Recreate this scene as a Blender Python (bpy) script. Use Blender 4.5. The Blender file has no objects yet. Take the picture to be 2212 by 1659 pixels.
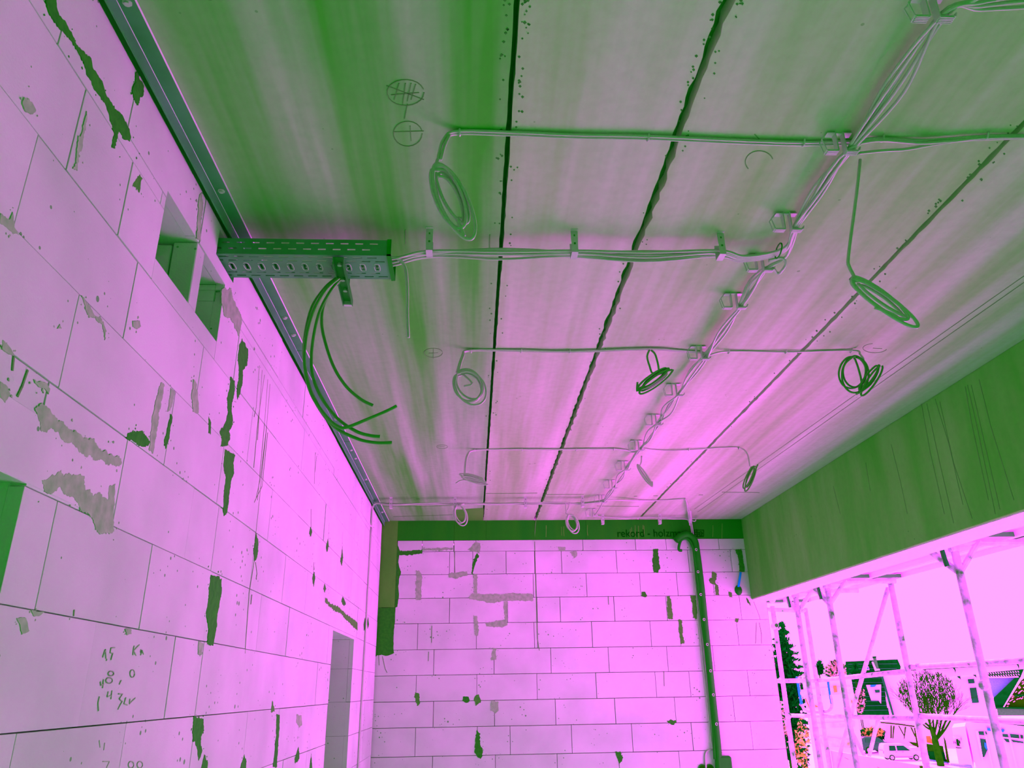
import bpy, bmesh, math, random
from mathutils import Vector, Matrix
random.seed(7)
S = bpy.context.scene
COL = S.collection

# ------------------------------------------------------------------ camera
F, PX, PY, CZ = 1642.0, 1106.0, 829.5, 1.55
ROT = Matrix(((0.9986753, -0.00400144, -0.05129951),
              (-0.04907632, -0.37371335, -0.92624502),
              (-0.015465, 0.92753562, -0.37341467)))
cam = bpy.data.cameras.new('camera')
cam.sensor_width = 36.0
cam.lens = F / 2212.0 * 36.0
cam.clip_start = 0.05
cam.clip_end = 600
camo = bpy.data.objects.new('camera', cam)
COL.objects.link(camo)
camo.matrix_world = Matrix.Translation((0, 0, CZ)) @ ROT.to_4x4()
S.camera = camo

# ------------------------------------------------------------------ light
# daylight with a strong magenta cast; added lamps even out its weak green share
world = bpy.data.worlds.new('sky')
S.world = world
world.use_nodes = True
wn = world.node_tree.nodes
wn['Background'].inputs[0].default_value = (1.0, 0.08, 1.0, 1)
wn['Background'].inputs[1].default_value = 5.0

sun = bpy.data.lights.new('sun', 'SUN')
sun.color = (1.0, 0.013, 0.96)
sun.energy = 122.0
sun.angle = math.radians(8)
suno = bpy.data.objects.new('sun', sun)
COL.objects.link(suno)
suno.rotation_euler = Vector((0.10, 0.72, 0.66)).to_track_quat('Z', 'Y').to_euler()

def fill(name, loc, power, color, size):
    l = bpy.data.lights.new(name, 'POINT')
    l.energy = power
    l.color = color
    l.shadow_soft_size = size
    o = bpy.data.objects.new(name, l)
    COL.objects.link(o)
    o.location = loc
    return o
fill('green_fill', (0.8, 0.0, 1.0), 19, (0.02, 1, 0.05), 0.5)  # added green fill lamps, no such source in the room
fill('green_fill', (1.0, 3.0, 0.4), 13.5, (0.02, 1, 0.05), 0.5)
fill('green_fill', (1.0, 6.2, 0.4), 13.5, (0.02, 1, 0.05), 0.5)
fill('green_fill', (-2.2, 1.2, 1.5), 6, (0.02, 1, 0.05), 0.3)
fill('green_fill', (-2.2, 5.6, 1.0), 5, (0.02, 1, 0.05), 0.3)

S.view_settings.view_transform = 'Standard'
S.view_settings.look = 'None'
S.view_settings.gamma = 1
S.view_settings.exposure = 0.0
S.view_settings.use_curve_mapping = False
try:
    S.cycles.max_bounces = 14
    S.cycles.diffuse_bounces = 8
except Exception:
    pass

# ------------------------------------------------------------------ pixel -> place
def ray(p):
    return ROT @ Vector((p[0] - PX, -(p[1] - PY), -F))
def on_z(p, z):
    r = ray(p); k = (z - CZ) / r.z
    return Vector((r.x * k, r.y * k, z))
def on_x(p, x):
    r = ray(p); k = x / r.x
    return Vector((x, r.y * k, CZ + r.z * k))
def on_y(p, y):
    r = ray(p); k = y / r.y
    return Vector((r.x * k, y, CZ + r.z * k))
def at(p, d):
    r = ray(p); k = d / math.hypot(r.x, r.y)
    return Vector((r.x * k, r.y * k, CZ + r.z * k))

XL, YF, ZC, XB = -0.966, 8.2, 3.26, 2.96       # left wall, far wall, ceiling, beam face

# ------------------------------------------------------------------ materials
def new_mat(name, rough=0.85, metal=0.0, spec=0.3):
    m = bpy.data.materials.new(name)
    m.use_nodes = True
    b = m.node_tree.nodes['Principled BSDF']
    b.inputs['Roughness'].default_value = rough
    b.inputs['Metallic'].default_value = metal
    b.inputs['Specular IOR Level'].default_value = spec
    return m, m.node_tree, b

def plain(name, col, rough=0.85, metal=0.0, spec=0.3, noise=0.12, scale=18.0, bump=0.0):
    m, nt, b = new_mat(name, rough, metal, spec)
    N = nt.nodes; L = nt.links
    tc = N.new('ShaderNodeTexCoord')
    no = N.new('ShaderNodeTexNoise')
    no.inputs['Scale'].default_value = scale
    no.inputs['Detail'].default_value = 5
    L.new(tc.outputs['Object'], no.inputs['Vector'])
    cr = N.new('ShaderNodeValToRGB')
    cr.color_ramp.elements[0].position = 0.3
    cr.color_ramp.elements[1].position = 0.7
    g = 1 - noise * 0.35
    cr.color_ramp.elements[0].color = (col[0] * (1 - noise), col[1] * g, col[2] * (1 - noise), 1)
    cr.color_ramp.elements[1].color = (*col, 1)
    L.new(no.outputs['Fac'], cr.inputs['Fac'])
    L.new(cr.outputs['Color'], b.inputs['Base Color'])
    if bump:
        bp = N.new('ShaderNodeBump')
        bp.inputs['Strength'].default_value = bump
        bp.inputs['Distance'].default_value = 0.004
        L.new(no.outputs['Fac'], bp.inputs['Height'])
        L.new(bp.outputs['Normal'], b.inputs['Normal'])
    return m

def ramp(N, p0, c0, p1, c1):
    cr = N.new('ShaderNodeValToRGB')
    cr.color_ramp.elements[0].position = p0
    cr.color_ramp.elements[1].position = p1
    cr.color_ramp.elements[0].color = (*c0, 1)
    cr.color_ramp.elements[1].color = (*c1, 1)
    return cr

def mixc(N, L, a, b, fac, mode='MULTIPLY'):
    mx = N.new('ShaderNodeMix')
    mx.data_type = 'RGBA'
    mx.blend_type = mode
    if isinstance(fac, (int, float)):
        mx.inputs[0].default_value = fac
    else:
        L.new(fac, mx.inputs[0])
    for sock, v in ((mx.inputs[6], a), (mx.inputs[7], b)):
        if isinstance(v, tuple):
            sock.default_value = (*v, 1)
        else:
            L.new(v, sock)
    return mx.outputs[2]

def block_material():
    m, nt, b = new_mat('aerated_concrete', 0.95, 0, 0.15)
    N = nt.nodes; L = nt.links
    geo = N.new('ShaderNodeNewGeometry')
    oi = N.new('ShaderNodeObjectInfo')
    n1 = N.new('ShaderNodeTexNoise'); n1.inputs['Scale'].default_value = 2.2; n1.inputs['Detail'].default_value = 6
    L.new(geo.outputs['Position'], n1.inputs['Vector'])
    base = ramp(N, 0.3, (0.40, 0.78, 0.41), 0.62, (0.52, 0.86, 0.53))
    L.new(n1.outputs['Fac'], base.inputs['Fac'])
    # per-block tone
    tone = ramp(N, 0.0, (0.88, 0.97, 0.88), 1.0, (1, 1, 1))
    L.new(oi.outputs['Random'], tone.inputs['Fac'])
    c = mixc(N, L, base.outputs['Color'], tone.outputs['Color'], 1.0)
    # small pits
    vo = N.new('ShaderNodeTexVoronoi'); vo.inputs['Scale'].default_value = 27
    vo.inputs['Randomness'].default_value = 1.0
    L.new(geo.outputs['Position'], vo.inputs['Vector'])
    pr = N.new('ShaderNodeTexNoise'); pr.inputs['Scale'].default_value = 5.0; pr.inputs['Detail'].default_value = 2
    L.new(geo.outputs['Position'], pr.inputs['Vector'])
    th = N.new('ShaderNodeMapRange')
    th.inputs['From Min'].default_value = 0.47; th.inputs['From Max'].default_value = 0.72
    th.inputs['To Min'].default_value = 0.0; th.inputs['To Max'].default_value = 0.24
    L.new(pr.outputs['Fac'], th.inputs['Value'])
    ls = N.new('ShaderNodeMath'); ls.operation = 'LESS_THAN'
    L.new(vo.outputs['Distance'], ls.inputs[0]); L.new(th.outputs['Result'], ls.inputs[1])
    mu = N.new('ShaderNodeMath'); mu.operation = 'MULTIPLY'; mu.inputs[1].default_value = 0.95
    L.new(ls.outputs[0], mu.inputs[0])
    c = mixc(N, L, c, (0.08, 0.50, 0.08), mu.outputs[0], 'MIX')
    L.new(c, b.inputs['Base Color'])
    n2 = N.new('ShaderNodeTexNoise'); n2.inputs['Scale'].default_value = 160; n2.inputs['Detail'].default_value = 3
    L.new(geo.outputs['Position'], n2.inputs['Vector'])
    bp = N.new('ShaderNodeBump'); bp.inputs['Strength'].default_value = 0.25; bp.inputs['Distance'].default_value = 0.003
    L.new(n2.outputs['Fac'], bp.inputs['Height']); L.new(bp.outputs['Normal'], b.inputs['Normal'])
    return m

def concrete_material(name, lo, hi, stretch=(5.0, 0.35, 3.0), pits=True, dk=0.5):
    """cast concrete with streaks along one axis and blow holes"""
    m, nt, b = new_mat(name, 0.9, 0, 0.2)
    N = nt.nodes; L = nt.links
    geo = N.new('ShaderNodeNewGeometry')
    mp = N.new('ShaderNodeMapping'); mp.inputs['Scale'].default_value = stretch
    L.new(geo.outputs['Position'], mp.inputs['Vector'])
    n1 = N.new('ShaderNodeTexNoise'); n1.inputs['Scale'].default_value = 1.6; n1.inputs['Detail'].default_value = 4
    n1.inputs['Roughness'].default_value = 0.55
    L.new(mp.outputs['Vector'], n1.inputs['Vector'])
    base = ramp(N, 0.32, lo, 0.66, hi)
    L.new(n1.outputs['Fac'], base.inputs['Fac'])
    n3 = N.new('ShaderNodeTexNoise'); n3.inputs['Scale'].default_value = 26; n3.inputs['Detail'].default_value = 6
    L.new(geo.outputs['Position'], n3.inputs['Vector'])
    mott = ramp(N, 0.3, (0.90, 0.97, 0.90), 0.6, (1, 1, 1))
    L.new(n3.outputs['Fac'], mott.inputs['Fac'])
    c = mixc(N, L, base.outputs['Color'], mott.outputs['Color'], 1.0)
    if pits:
        vo = N.new('ShaderNodeTexVoronoi'); vo.inputs['Scale'].default_value = 14
        L.new(geo.outputs['Position'], vo.inputs['Vector'])
        pr = N.new('ShaderNodeTexNoise'); pr.inputs['Scale'].default_value = 3.0
        L.new(geo.outputs['Position'], pr.inputs['Vector'])
        th = N.new('ShaderNodeMapRange')
        th.inputs['From Min'].default_value = 0.5; th.inputs['From Max'].default_value = 0.8
        th.inputs['To Min'].default_value = 0.0; th.inputs['To Max'].default_value = 0.16
        L.new(pr.outputs['Fac'], th.inputs['Value'])
        ls = N.new('ShaderNodeMath'); ls.operation = 'LESS_THAN'
        L.new(vo.outputs['Distance'], ls.inputs[0]); L.new(th.outputs['Result'], ls.inputs[1])
        mu = N.new('ShaderNodeMath'); mu.operation = 'MULTIPLY'; mu.inputs[1].default_value = dk
        L.new(ls.outputs[0], mu.inputs[0])
        c = mixc(N, L, c, (0.03, 0.4, 0.02), mu.outputs[0], 'MIX')
    L.new(c, b.inputs['Base Color'])
    bp = N.new('ShaderNodeBump'); bp.inputs['Strength'].default_value = 0.10; bp.inputs['Distance'].default_value = 0.003
    L.new(n3.outputs['Fac'], bp.inputs['Height']); L.new(bp.outputs['Normal'], b.inputs['Normal'])
    return m

M = {}
M['block'] = block_material()
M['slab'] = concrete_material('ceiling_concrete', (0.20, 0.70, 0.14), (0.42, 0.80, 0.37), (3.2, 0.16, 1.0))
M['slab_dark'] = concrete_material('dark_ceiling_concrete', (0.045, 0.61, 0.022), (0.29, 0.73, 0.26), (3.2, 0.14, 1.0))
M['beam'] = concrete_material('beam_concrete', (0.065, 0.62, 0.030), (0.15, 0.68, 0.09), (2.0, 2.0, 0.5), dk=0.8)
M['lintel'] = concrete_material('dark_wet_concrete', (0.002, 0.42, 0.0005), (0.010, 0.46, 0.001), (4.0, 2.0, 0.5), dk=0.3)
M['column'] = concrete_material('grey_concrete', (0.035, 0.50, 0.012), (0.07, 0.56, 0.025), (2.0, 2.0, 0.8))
M['floor'] = concrete_material('floor_screed', (0.28, 0.76, 0.46), (0.38, 0.82, 0.58), (1, 1, 1), pits=False)
M['joint'] = plain('dark_joint', (0.03, 0.36, 0.02), 0.95, noise=0.5)
M['core'] = plain('mortar_core', (0.10, 0.42, 0.08), 0.95, noise=0.4)
M['mortar_dark'] = plain('dark_mortar', (0.015, 0.44, 0.003), 0.95, noise=0.7, scale=40, bump=0.8)
M['mortar_mid'] = plain('grey_mortar', (0.26, 0.69, 0.23), 0.95, noise=0.4, scale=30, bump=0.8)
M['mortar_olive'] = plain('olive_mortar', (0.05, 0.50, 0.02), 0.95, noise=0.6, scale=40, bump=0.8)
M['pencil'] = plain('pencil_line', (0.10, 0.46, 0.07), 0.9, noise=0.3)
M['drip'] = plain('lime_drip', (0.16, 0.58, 0.05), 0.9, noise=0.4)
M['steel'] = plain('galvanised_steel', (0.055, 0.46, 0.10), 0.45, 0.0, 0.25, noise=0.45, scale=7)
M['steel_dark'] = plain('dark_zinc_steel', (0.008, 0.40, 0.015), 0.45, 0.0, 0.15, noise=0.3, scale=12)  # darker zinc tone for bracket, seams and hooks
M['steel_highlight'] = plain('zinc_highlight', (0.75, 0.78, 0.78), 0.4, noise=0.1)  # highlight on bend and flange edge, put into a pale colour
M['cable'] = plain('grey_cable_sheath', (0.34, 0.68, 0.32), 0.42, 0, 0.45, noise=0.1, scale=30)
M['cable_dark'] = plain('dark_grey_cable_sheath', (0.035, 0.50, 0.022), 0.45, 0, 0.3, noise=0.15, scale=30)
M['white_plastic'] = plain('pale_plastic', (0.42, 0.72, 0.42), 0.45, noise=0.06)
M['black'] = plain('black_plastic', (0.002, 0.42, 0.002), 0.6, 0, 0.12, noise=0.3)
M['zinc'] = plain('pale_zinc', (0.40, 0.70, 0.40), 0.45, noise=0.12)
M['tube'] = plain('scaffold_zinc', (0.60, 0.80, 0.74), 0.6, 0, 0.1, noise=0.985, scale=11)
M['deck'] = plain('scaffold_deck', (0.80, 0.86, 0.80), 0.6, noise=0.1)
M['white'] = plain('white_render', (0.88, 0.88, 0.88), 0.9, noise=0.05)
M['roof'] = plain('dark_roof_tile', (0.0004, 0.28, 0.0025), 0.95, 0, 0.0, noise=0.6, scale=4)
M['brown'] = plain('brown_timber', (0.006, 0.26, 0.0003), 0.9, 0, 0.0, noise=0.4)
M['wood'] = plain('pale_board', (0.85, 0.78, 0.70), 0.8, noise=0.12, scale=3)
M['wood_mark'] = plain('orange_grain', (0.5, 0.5, 0.02), 0.9, 0, 0.0, noise=0.3)
M['leaf'] = plain('dark_needles', (0.0004, 0.32, 0.003), 0.9, 0, 0.0, noise=0.7, scale=3)
M['leaf_light'] = plain('yellow_leaves', (0.7, 0.95, 0.09), 0.9, 0, 0.0, noise=0.99, scale=3)
M['leaf_pink'] = plain('blossom', (0.6, 0.85, 0.3), 0.9, 0, 0.0, noise=0.95, scale=3)
M['bark'] = plain('bark', (0.004, 0.34, 0.0006), 0.95, 0, 0.0, noise=0.6, scale=5)
M['glass'] = plain('dark_glass', (0.001, 0.32, 0.012), 0.4, 0, 0.03, noise=0.7, scale=2)
M['blue'] = plain('blue_paint', (0.006, 0.50, 0.7), 0.7, 0, 0.0, noise=0.1)
M['car_dark'] = plain('dark_teal_paint', (0.0005, 0.30, 0.012), 0.4, 0, 0.06, noise=0.3)
M['car_white'] = plain('white_paint', (0.85, 0.88, 0.88), 0.25, 0, 0.5, noise=0.05)
M['tyre'] = plain('tyre_rubber', (0.0003, 0.28, 0.0003), 0.95, 0, 0.0)
M['red'] = plain('tail_lamp_red', (0.8, 0.2, 0.5), 0.3)
M['ext_grey'] = plain('outdoor_grey_render', (0.02, 0.45, 0.025), 0.95, 0, 0.0, noise=0.4)
M['ext_violet'] = plain('outdoor_violet_render', (0.06, 0.5, 0.2), 0.95, 0, 0.0, noise=0.3)  # violet tone for gable panel, plinth and kerb
M['ext_teal'] = plain('slate_edge', (0.002, 0.42, 0.02), 0.95, 0, 0.0, noise=0.3)
M['pavement'] = plain('pale_pavement', (0.84, 0.85, 0.86), 0.9, noise=0.06, scale=1)
M['brick'] = plain('brown_brick', (0.05, 0.22, 0.003), 0.95, 0, 0.0, noise=0.5, scale=8)

# ------------------------------------------------------------------ mesh helpers
class MB:
    def __init__(s):
        s.v = []; s.f = []
    def box(s, x0, x1, y0, y1, z0, z1):
        n = len(s.v)
        s.v += [(x0, y0, z0), (x1, y0, z0), (x1, y1, z0), (x0, y1, z0), (x0, y0, z1), (x1, y0, z1), (x1, y1, z1), (x0, y1, z1)]
        s.f += [(n, n+3, n+2, n+1), (n+4, n+5, n+6, n+7), (n, n+1, n+5, n+4), (n+1, n+2, n+6, n+5), (n+2, n+3, n+7, n+6), (n+3, n, n+4, n+7)]
        return s
    def bar(s, a, b, w, h, up=(0, 0, 1)):
        """rectangular bar from a to b, w across, h along up"""
        a = Vector(a); b = Vector(b); d = (b - a).normalized()
        up = Vector(up)
        sd = d.cross(up)
        if sd.length < 1e-5: sd = d.cross(Vector((1, 0, 0)))
        sd.normalize(); u = sd.cross(d).normalized()
        n = len(s.v)
        for p in (a, b):
            for i, j in ((-1, -1), (1, -1), (1, 1), (-1, 1)):
                s.v.append(tuple(p + sd * (w / 2 * i) + u * (h / 2 * j)))
        s.f += [(n, n+1, n+2, n+3), (n+7, n+6, n+5, n+4)]
        for i in range(4):
            j = (i + 1) % 4
            s.f.append((n+i, n+4+i, n+4+j, n+j))
        return s
    def prism(s, poly, off):
        off = Vector(off); n = len(s.v); k = len(poly)
        for p in poly: s.v.append(tuple(p))
        for p in poly: s.v.append(tuple(Vector(p) + off))
        s.f.append(tuple(range(n, n + k)))
        s.f.append(tuple(range(n + 2*k - 1, n + k - 1, -1)))
        for i in range(k):
            j = (i + 1) % k
            s.f.append((n + i, n + k + i, n + k + j, n + j))
        return s
    def tube(s, pts, r, seg=8, caps=True):
        pts = [Vector(p) for p in pts]
        n0 = len(s.v); m = len(pts); ref = None
        rr = r if isinstance(r, (list, tuple)) else [r] * m
        for i, p in enumerate(pts):
            t = (pts[min(i+1, m-1)] - pts[max(i-1, 0)])
            if t.length < 1e-9: t = Vector((0, 0, 1))
            t.normalize()
            if ref is None:
                ref = Vector((0, 0, 1)) if abs(t.z) < 0.9 else Vector((1, 0, 0))
            u = ref - t * ref.dot(t)
            if u.length < 1e-6: u = t.orthogonal()
            u.normalize(); ref = u; w = t.cross(u)
            for k in range(seg):
                a = 2 * math.pi * k / seg
                s.v.append(tuple(p + (u * math.cos(a) + w * math.sin(a)) * rr[i]))
        for i in range(m - 1):
            for k in range(seg):
                k2 = (k + 1) % seg
                s.f.append((n0 + i*seg + k, n0 + i*seg + k2, n0 + (i+1)*seg + k2, n0 + (i+1)*seg + k))
        if caps:
            s.f.append(tuple(n0 + k for k in reversed(range(seg))))
            s.f.append(tuple(n0 + (m-1)*seg + k for k in range(seg)))
        return s
    def ball(s, c, r, sx=1, sy=1, sz=1, seg=10, rings=6):
        n = len(s.v); c = Vector(c)
        s.v.append(tuple(c + Vector((0, 0, r*sz))))
        for i in range(1, rings):
            a = math.pi * i / rings
            for k in range(seg):
                b = 2 * math.pi * k / seg
                s.v.append(tuple(c + Vector((r*sx*math.sin(a)*math.cos(b), r*sy*math.sin(a)*math.sin(b), r*sz*math.cos(a)))))
        s.v.append(tuple(c - Vector((0, 0, r*sz))))
        for k in range(seg):
            s.f.append((n, n+1+k, n+1+(k+1) % seg))
            for i in range(rings - 2):
                a = n + 1 + i*seg; b = a + seg
                s.f.append((a+k, b+k, b+(k+1) % seg, a+(k+1) % seg))
            a = n + 1 + (rings-2)*seg
            s.f.append((a+k, len(s.v)-1, a+(k+1) % seg))
        return s
    def build(s, name, mat, parent=None, smooth=False, bevel=0.0, fix=False):
        me = bpy.data.meshes.new(name)
        me.from_pydata(s.v, [], s.f)
        if bevel or fix:
            bm = bmesh.new(); bm.from_mesh(me)
            if bevel:
                bmesh.ops.bevel(bm, geom=bm.edges[:], offset=bevel, segments=1, affect='EDGES', profile=0.5)
            bmesh.ops.recalc_face_normals(bm, faces=bm.faces[:])
            bm.to_mesh(me); bm.free()
        me.materials.append(mat)
        if smooth:
            for p in me.polygons: p.use_smooth = True
        o = bpy.data.objects.new(name, me)
        COL.objects.link(o)
        if parent is not None:
            o.parent = parent
            T = Vector(parent.location)
            if parent.parent is not None:
                T = parent_world(parent)
            o.matrix_parent_inverse = Matrix.Translation(-T)
        return o

def parent_world(p):
    return Vector((0, 0, 0)) if p.type == 'MESH' else Vector(p.location)

def tag(o, label=None, cat=None, group=None, kind=None):
    if label: o['label'] = label
    if cat: o['category'] = cat
    if group: o['group'] = group
    if kind: o['kind'] = kind
    return o
def empty(name, loc, label=None, cat=None, group=None, kind=None):
    o = bpy.data.objects.new(name, None)
    o.empty_display_size = 0.1
    COL.objects.link(o); o.location = loc
    return tag(o, label, cat, group, kind)
def copy_tree(o, loc):
    r = o.copy(); COL.objects.link(r); r.location = loc
    for ch in o.children:
        c = ch.copy(); COL.objects.link(c); c.parent = r
    return r

def crom(pts, n=6, closed=False):
    pts = [Vector(p) for p in pts]; out = []; m = len(pts)
    rng = range(m if closed else m - 1)
    for i in rng:
        g = (lambda k: pts[k % m]) if closed else (lambda k: pts[min(max(k, 0), m-1)])
        p0, p1, p2, p3 = g(i-1), g(i), g(i+1), g(i+2)
        for k in range(n):
            t = k / n
            out.append(0.5 * ((2*p1) + (p2-p0)*t + (2*p0-5*p1+4*p2-p3)*t*t + (3*p1-p0-3*p2+p3)*t**3))
    if not closed: out.append(pts[-1])
    return out

def ragged(poly, step=0.02, amp=0.004, rnd=None):
    """closed outline resampled with a rough edge (3-D points in a plane)"""
    rnd = rnd or random
    out = []; k = len(poly)
    ctr = sum((Vector(p) for p in poly), Vector()) / k
    for i in range(k):
        a = Vector(poly[i]); b = Vector(poly[(i+1) % k]); L = (b - a).length
        n = max(1, int(L / step))
        for j in range(n):
            p = a.lerp(b, j / n)
            d = (p - ctr)
            if d.length > 1e-6: d.normalize()
            e = (b - a).normalized() if L > 1e-9 else d
            out.append(p + d * rnd.uniform(-amp, amp) + e * rnd.uniform(-amp, amp) * 0.4)
    return out

def sub_rect(rects, cut):
    """rects minus cut, all (u0,u1,v0,v1)"""
    c0, c1, d0, d1 = cut; out = []
    for (a0, a1, b0, b1) in rects:
        if c1 <= a0 or c0 >= a1 or d1 <= b0 or d0 >= b1:
            out.append((a0, a1, b0, b1)); continue
        if c0 > a0: out.append((a0, c0, b0, b1))
        if c1 < a1: out.append((c1, a1, b0, b1))
        m0, m1 = max(a0, c0), min(a1, c1)
        if d0 > b0: out.append((m0, m1, b0, d0))
        if d1 < b1: out.append((m0, m1, d1, b1))
    return out
exec_parts = []
# ================================================================== SETTING
# ---- floor, ceiling
fl = MB().box(-1.2, 3.3, -2.4, 8.4, -0.25, 0.0).build('floor', M['floor']); tag(fl, kind='structure')

ceiling = empty('ceiling', (1.0, 3.0, ZC), kind='structure')
MB().box(-1.25, 3.4, -2.5, 8.6, ZC + 0.05, ZC + 0.25).build('slab_topping', M['joint'], ceiling)
rs = random.Random(3)
def slab(x0, x1, rough0=0.0, rough1=0.0):
    """hollow-core slab, long edges optionally crumbled"""
    n = 260 if (rough0 or rough1) else 1
    ys = [-2.4 + 10.6 * i / n for i in range(n + 1)]
    mb = MB(); a = []; b = []
    for y in ys:
        q = rs.random()
        a.append((x0 + (rough0 * (q ** 2) if rough0 else 0), y))
        q = rs.random()
        b.append((x1 - (rough1 * (q ** 2) if rough1 else 0), y))
    for i in range(n):
        k = len(mb.v)
        for (x, y) in (a[i], b[i], b[i+1], a[i+1]): mb.v.append((x, y, ZC))
        for (x, y) in (a[i], b[i], b[i+1], a[i+1]): mb.v.append((x, y, ZC + 0.06))
        mb.f += [(k, k+3, k+2, k+1), (k, k+4, k+7, k+3), (k+1, k+2, k+6, k+5)]
        if i == 0: mb.f.append((k, k+1, k+5, k+4))
        if i == n-1: mb.f.append((k+3, k+7, k+6, k+2))
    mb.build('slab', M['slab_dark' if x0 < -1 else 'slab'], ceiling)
slab(-1.2, 0.107, 0, 0.003)
slab(0.121, 0.668, 0.004, 0.010)
slab(0.690, 1.803, 0.012, 0.004)
slab(1.822, 3.3, 0.006, 0)

# ---- left wall of aerated concrete blocks
wl = empty('wall_left', (XL, 3.0, 0), kind='structure')
DOOR = (0.72, 1.655, 0.0, 1.985)
HIGH = (2.05, 2.65, 2.785, 3.03)
WIN = (5.60, 6.62, 0.95, 1.955)
TRAY = (2.515, 2.735, 3.085, 3.195)
core = [(-2.4, 8.2, 0.0, 3.26)]
for c in (DOOR, HIGH, WIN, TRAY): core = sub_rect(core, (c[0] - .0125, c[1] + .0125, c[2] - .0125, c[3] + .0125))
mb = MB()
for (a, b, c, d) in core: mb.box(XL - 0.165, XL - 0.03, a, b, c, d)
mb.build('mortar_bed', M['core'], wl)
Z = [0.0, 0.248, 0.495, 0.742, 0.989, 1.235, 1.482, 1.730, 1.976, 2.220, 2.468, 2.712, 2.958, 3.005, 3.215]
def yl(px, py): return on_x((px, py), XL).y
heads = {   # joints along each course, top course last
 0: [], 1: [], 2: [], 3: [],
 4: [1.30, 1.92, 2.54, 3.17, 3.8, 4.4, 5.0, 5.3, 6.9, 7.5],
 5: [yl(28, 1620), yl(267, 1600), 2.96, yl(530, 1590), yl(597, 1600), yl(686, 1570), 7.0, 7.5],
 6: [1.30, yl(190, 1450), yl(366, 1470), 2.945, yl(524, 1480), yl(642, 1490), yl(683, 1480), 7.1],
 7: [yl(102, 1190), yl(314, 1270), 2.93, yl(536, 1350), yl(558, 1360), yl(619, 1390), yl(707, 1410), 7.0],
 8: [1.66, yl(260, 1040), yl(412, 1110), 2.92, yl(545, 1220), yl(612, 1260), yl(660, 1290), 6.0, 6.75],
 9: [1.3, yl(152, 720), yl(362, 950), 2.88, yl(495, 1050), yl(582, 1120), yl(640, 1160), 5.6, 6.3, 7.0, 7.6],
 10: [yl(58, 385), yl(282, 650), yl(430, 815), 2.87, yl(540, 940), yl(630, 1060), yl(700, 1150), 5.0, 6.2, 6.8, 7.4],
 11: [yl(165, 280), yl(270, 430), 2.05, 2.65, 2.89, yl(601, 910), yl(653, 985), yl(712, 1060), 5.7, 6.3, 6.9, 7.5],
 12: [yl(346, 440), 2.66, 4.0, 5.2, 6.5],
 13: [yl(281, 255), 2.35, yl(428, 470), yl(605, 775), yl(655, 890), yl(695, 945), 5.2, 5.9, 6.6, 7.3],
}
rb = random.Random(11)
gap = 0.0011
for ci in range(14):
    z0, z1 = Z[ci], Z[ci+1]
    hs = [-2.4] + [h for h in sorted(heads[ci])] + [8.17]
    if not heads[ci]:
        off = 0.31 * (ci % 2)
        hs = [-2.4 + off * (i > 0) + 0.625 * i for i in range(17)] + [8.17]
    else:
        first = hs[1]; pre = []
        y = first - 0.625
        while y > -2.2: pre.append(y); y -= 0.625
        hs = [-2.4] + pre[::-1] + hs[1:]
    for a, b in zip(hs[:-1], hs[1:]):
        if b - a < 0.02: continue
        g = gap + rb.random() * 0.0008
        r = [(a + g, b - g, z0 + g, z1 - g)]
        for c in (DOOR, HIGH, WIN, TRAY): r = sub_rect(r, c)
        r = [q for q in r if q[1] - q[0] > 0.012 and q[3] - q[2] > 0.008]
        if not r: continue
        xo = XL + rb.uniform(-0.0015, 0.0015)
        mb = MB()
        for q in r: mb.box(xo - 0.034, xo, q[0], q[1], q[2], q[3])
        mb.build('block', M['block'], wl, bevel=0.0007 if len(r) == 1 else 0)
# reveals of the openings, block-coloured
def reveal(o, name='reveal_block'):
    y0, y1, z0, z1 = o
    t = 0.012
    for (a, b, c, d) in ((y1, y1 + t, z0, z1), (y0 - t, y0, z0, z1), (y0, y1, z1, z1 + t), (y0, y1, z0 - t, z0)):
        if d <= 0.001: continue
        zz = [c] + [q for q in Z if c + 0.02 < q < d - 0.02] + [d]
        for e, f in zip(zz[:-1], zz[1:]):
            MB().box(XL - 0.175, XL - 0.0345, a, b, e + 0.001, f - 0.001).build(name, M['block'], wl)
for o in (HIGH, WIN, DOOR): reveal(o)
# thin upright block that divides the high opening, one stacked behind it
MB().box(XL - 0.085, XL - 0.002, 2.345, 2.418, 2.787, 3.028).build('upright_block', M['block'], wl, bevel=0.003)
MB().box(XL - 0.168, XL - 0.092, 2.35, 2.415, 2.787, 3.02).build('upright_block', M['block'], wl, bevel=0.003)
# lintel over the door stands a little proud at its lower edge
MB().box(XL - 0.17, XL + 0.001, 0.5, 2.078, 1.982, 2.135).build('lintel_block', M['block'], wl, bevel=0.002)

# dark room behind the door and the high opening
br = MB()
br.box(-3.4, -3.3, -2.4, 14, 0, 3.3); br.box(-3.3, XL - 0.175, 13.9, 14.0, 0, 3.3); br.box(-3.3, XL - 0.175, -2.5, -2.4, 0, 3.3)  # unseen extension past the side window, added to block daylight
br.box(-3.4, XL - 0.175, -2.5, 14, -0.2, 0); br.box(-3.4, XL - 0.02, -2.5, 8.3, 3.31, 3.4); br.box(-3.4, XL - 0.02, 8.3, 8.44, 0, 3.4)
tag(br.build('wall_hallway', M['column']), kind='structure')

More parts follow.
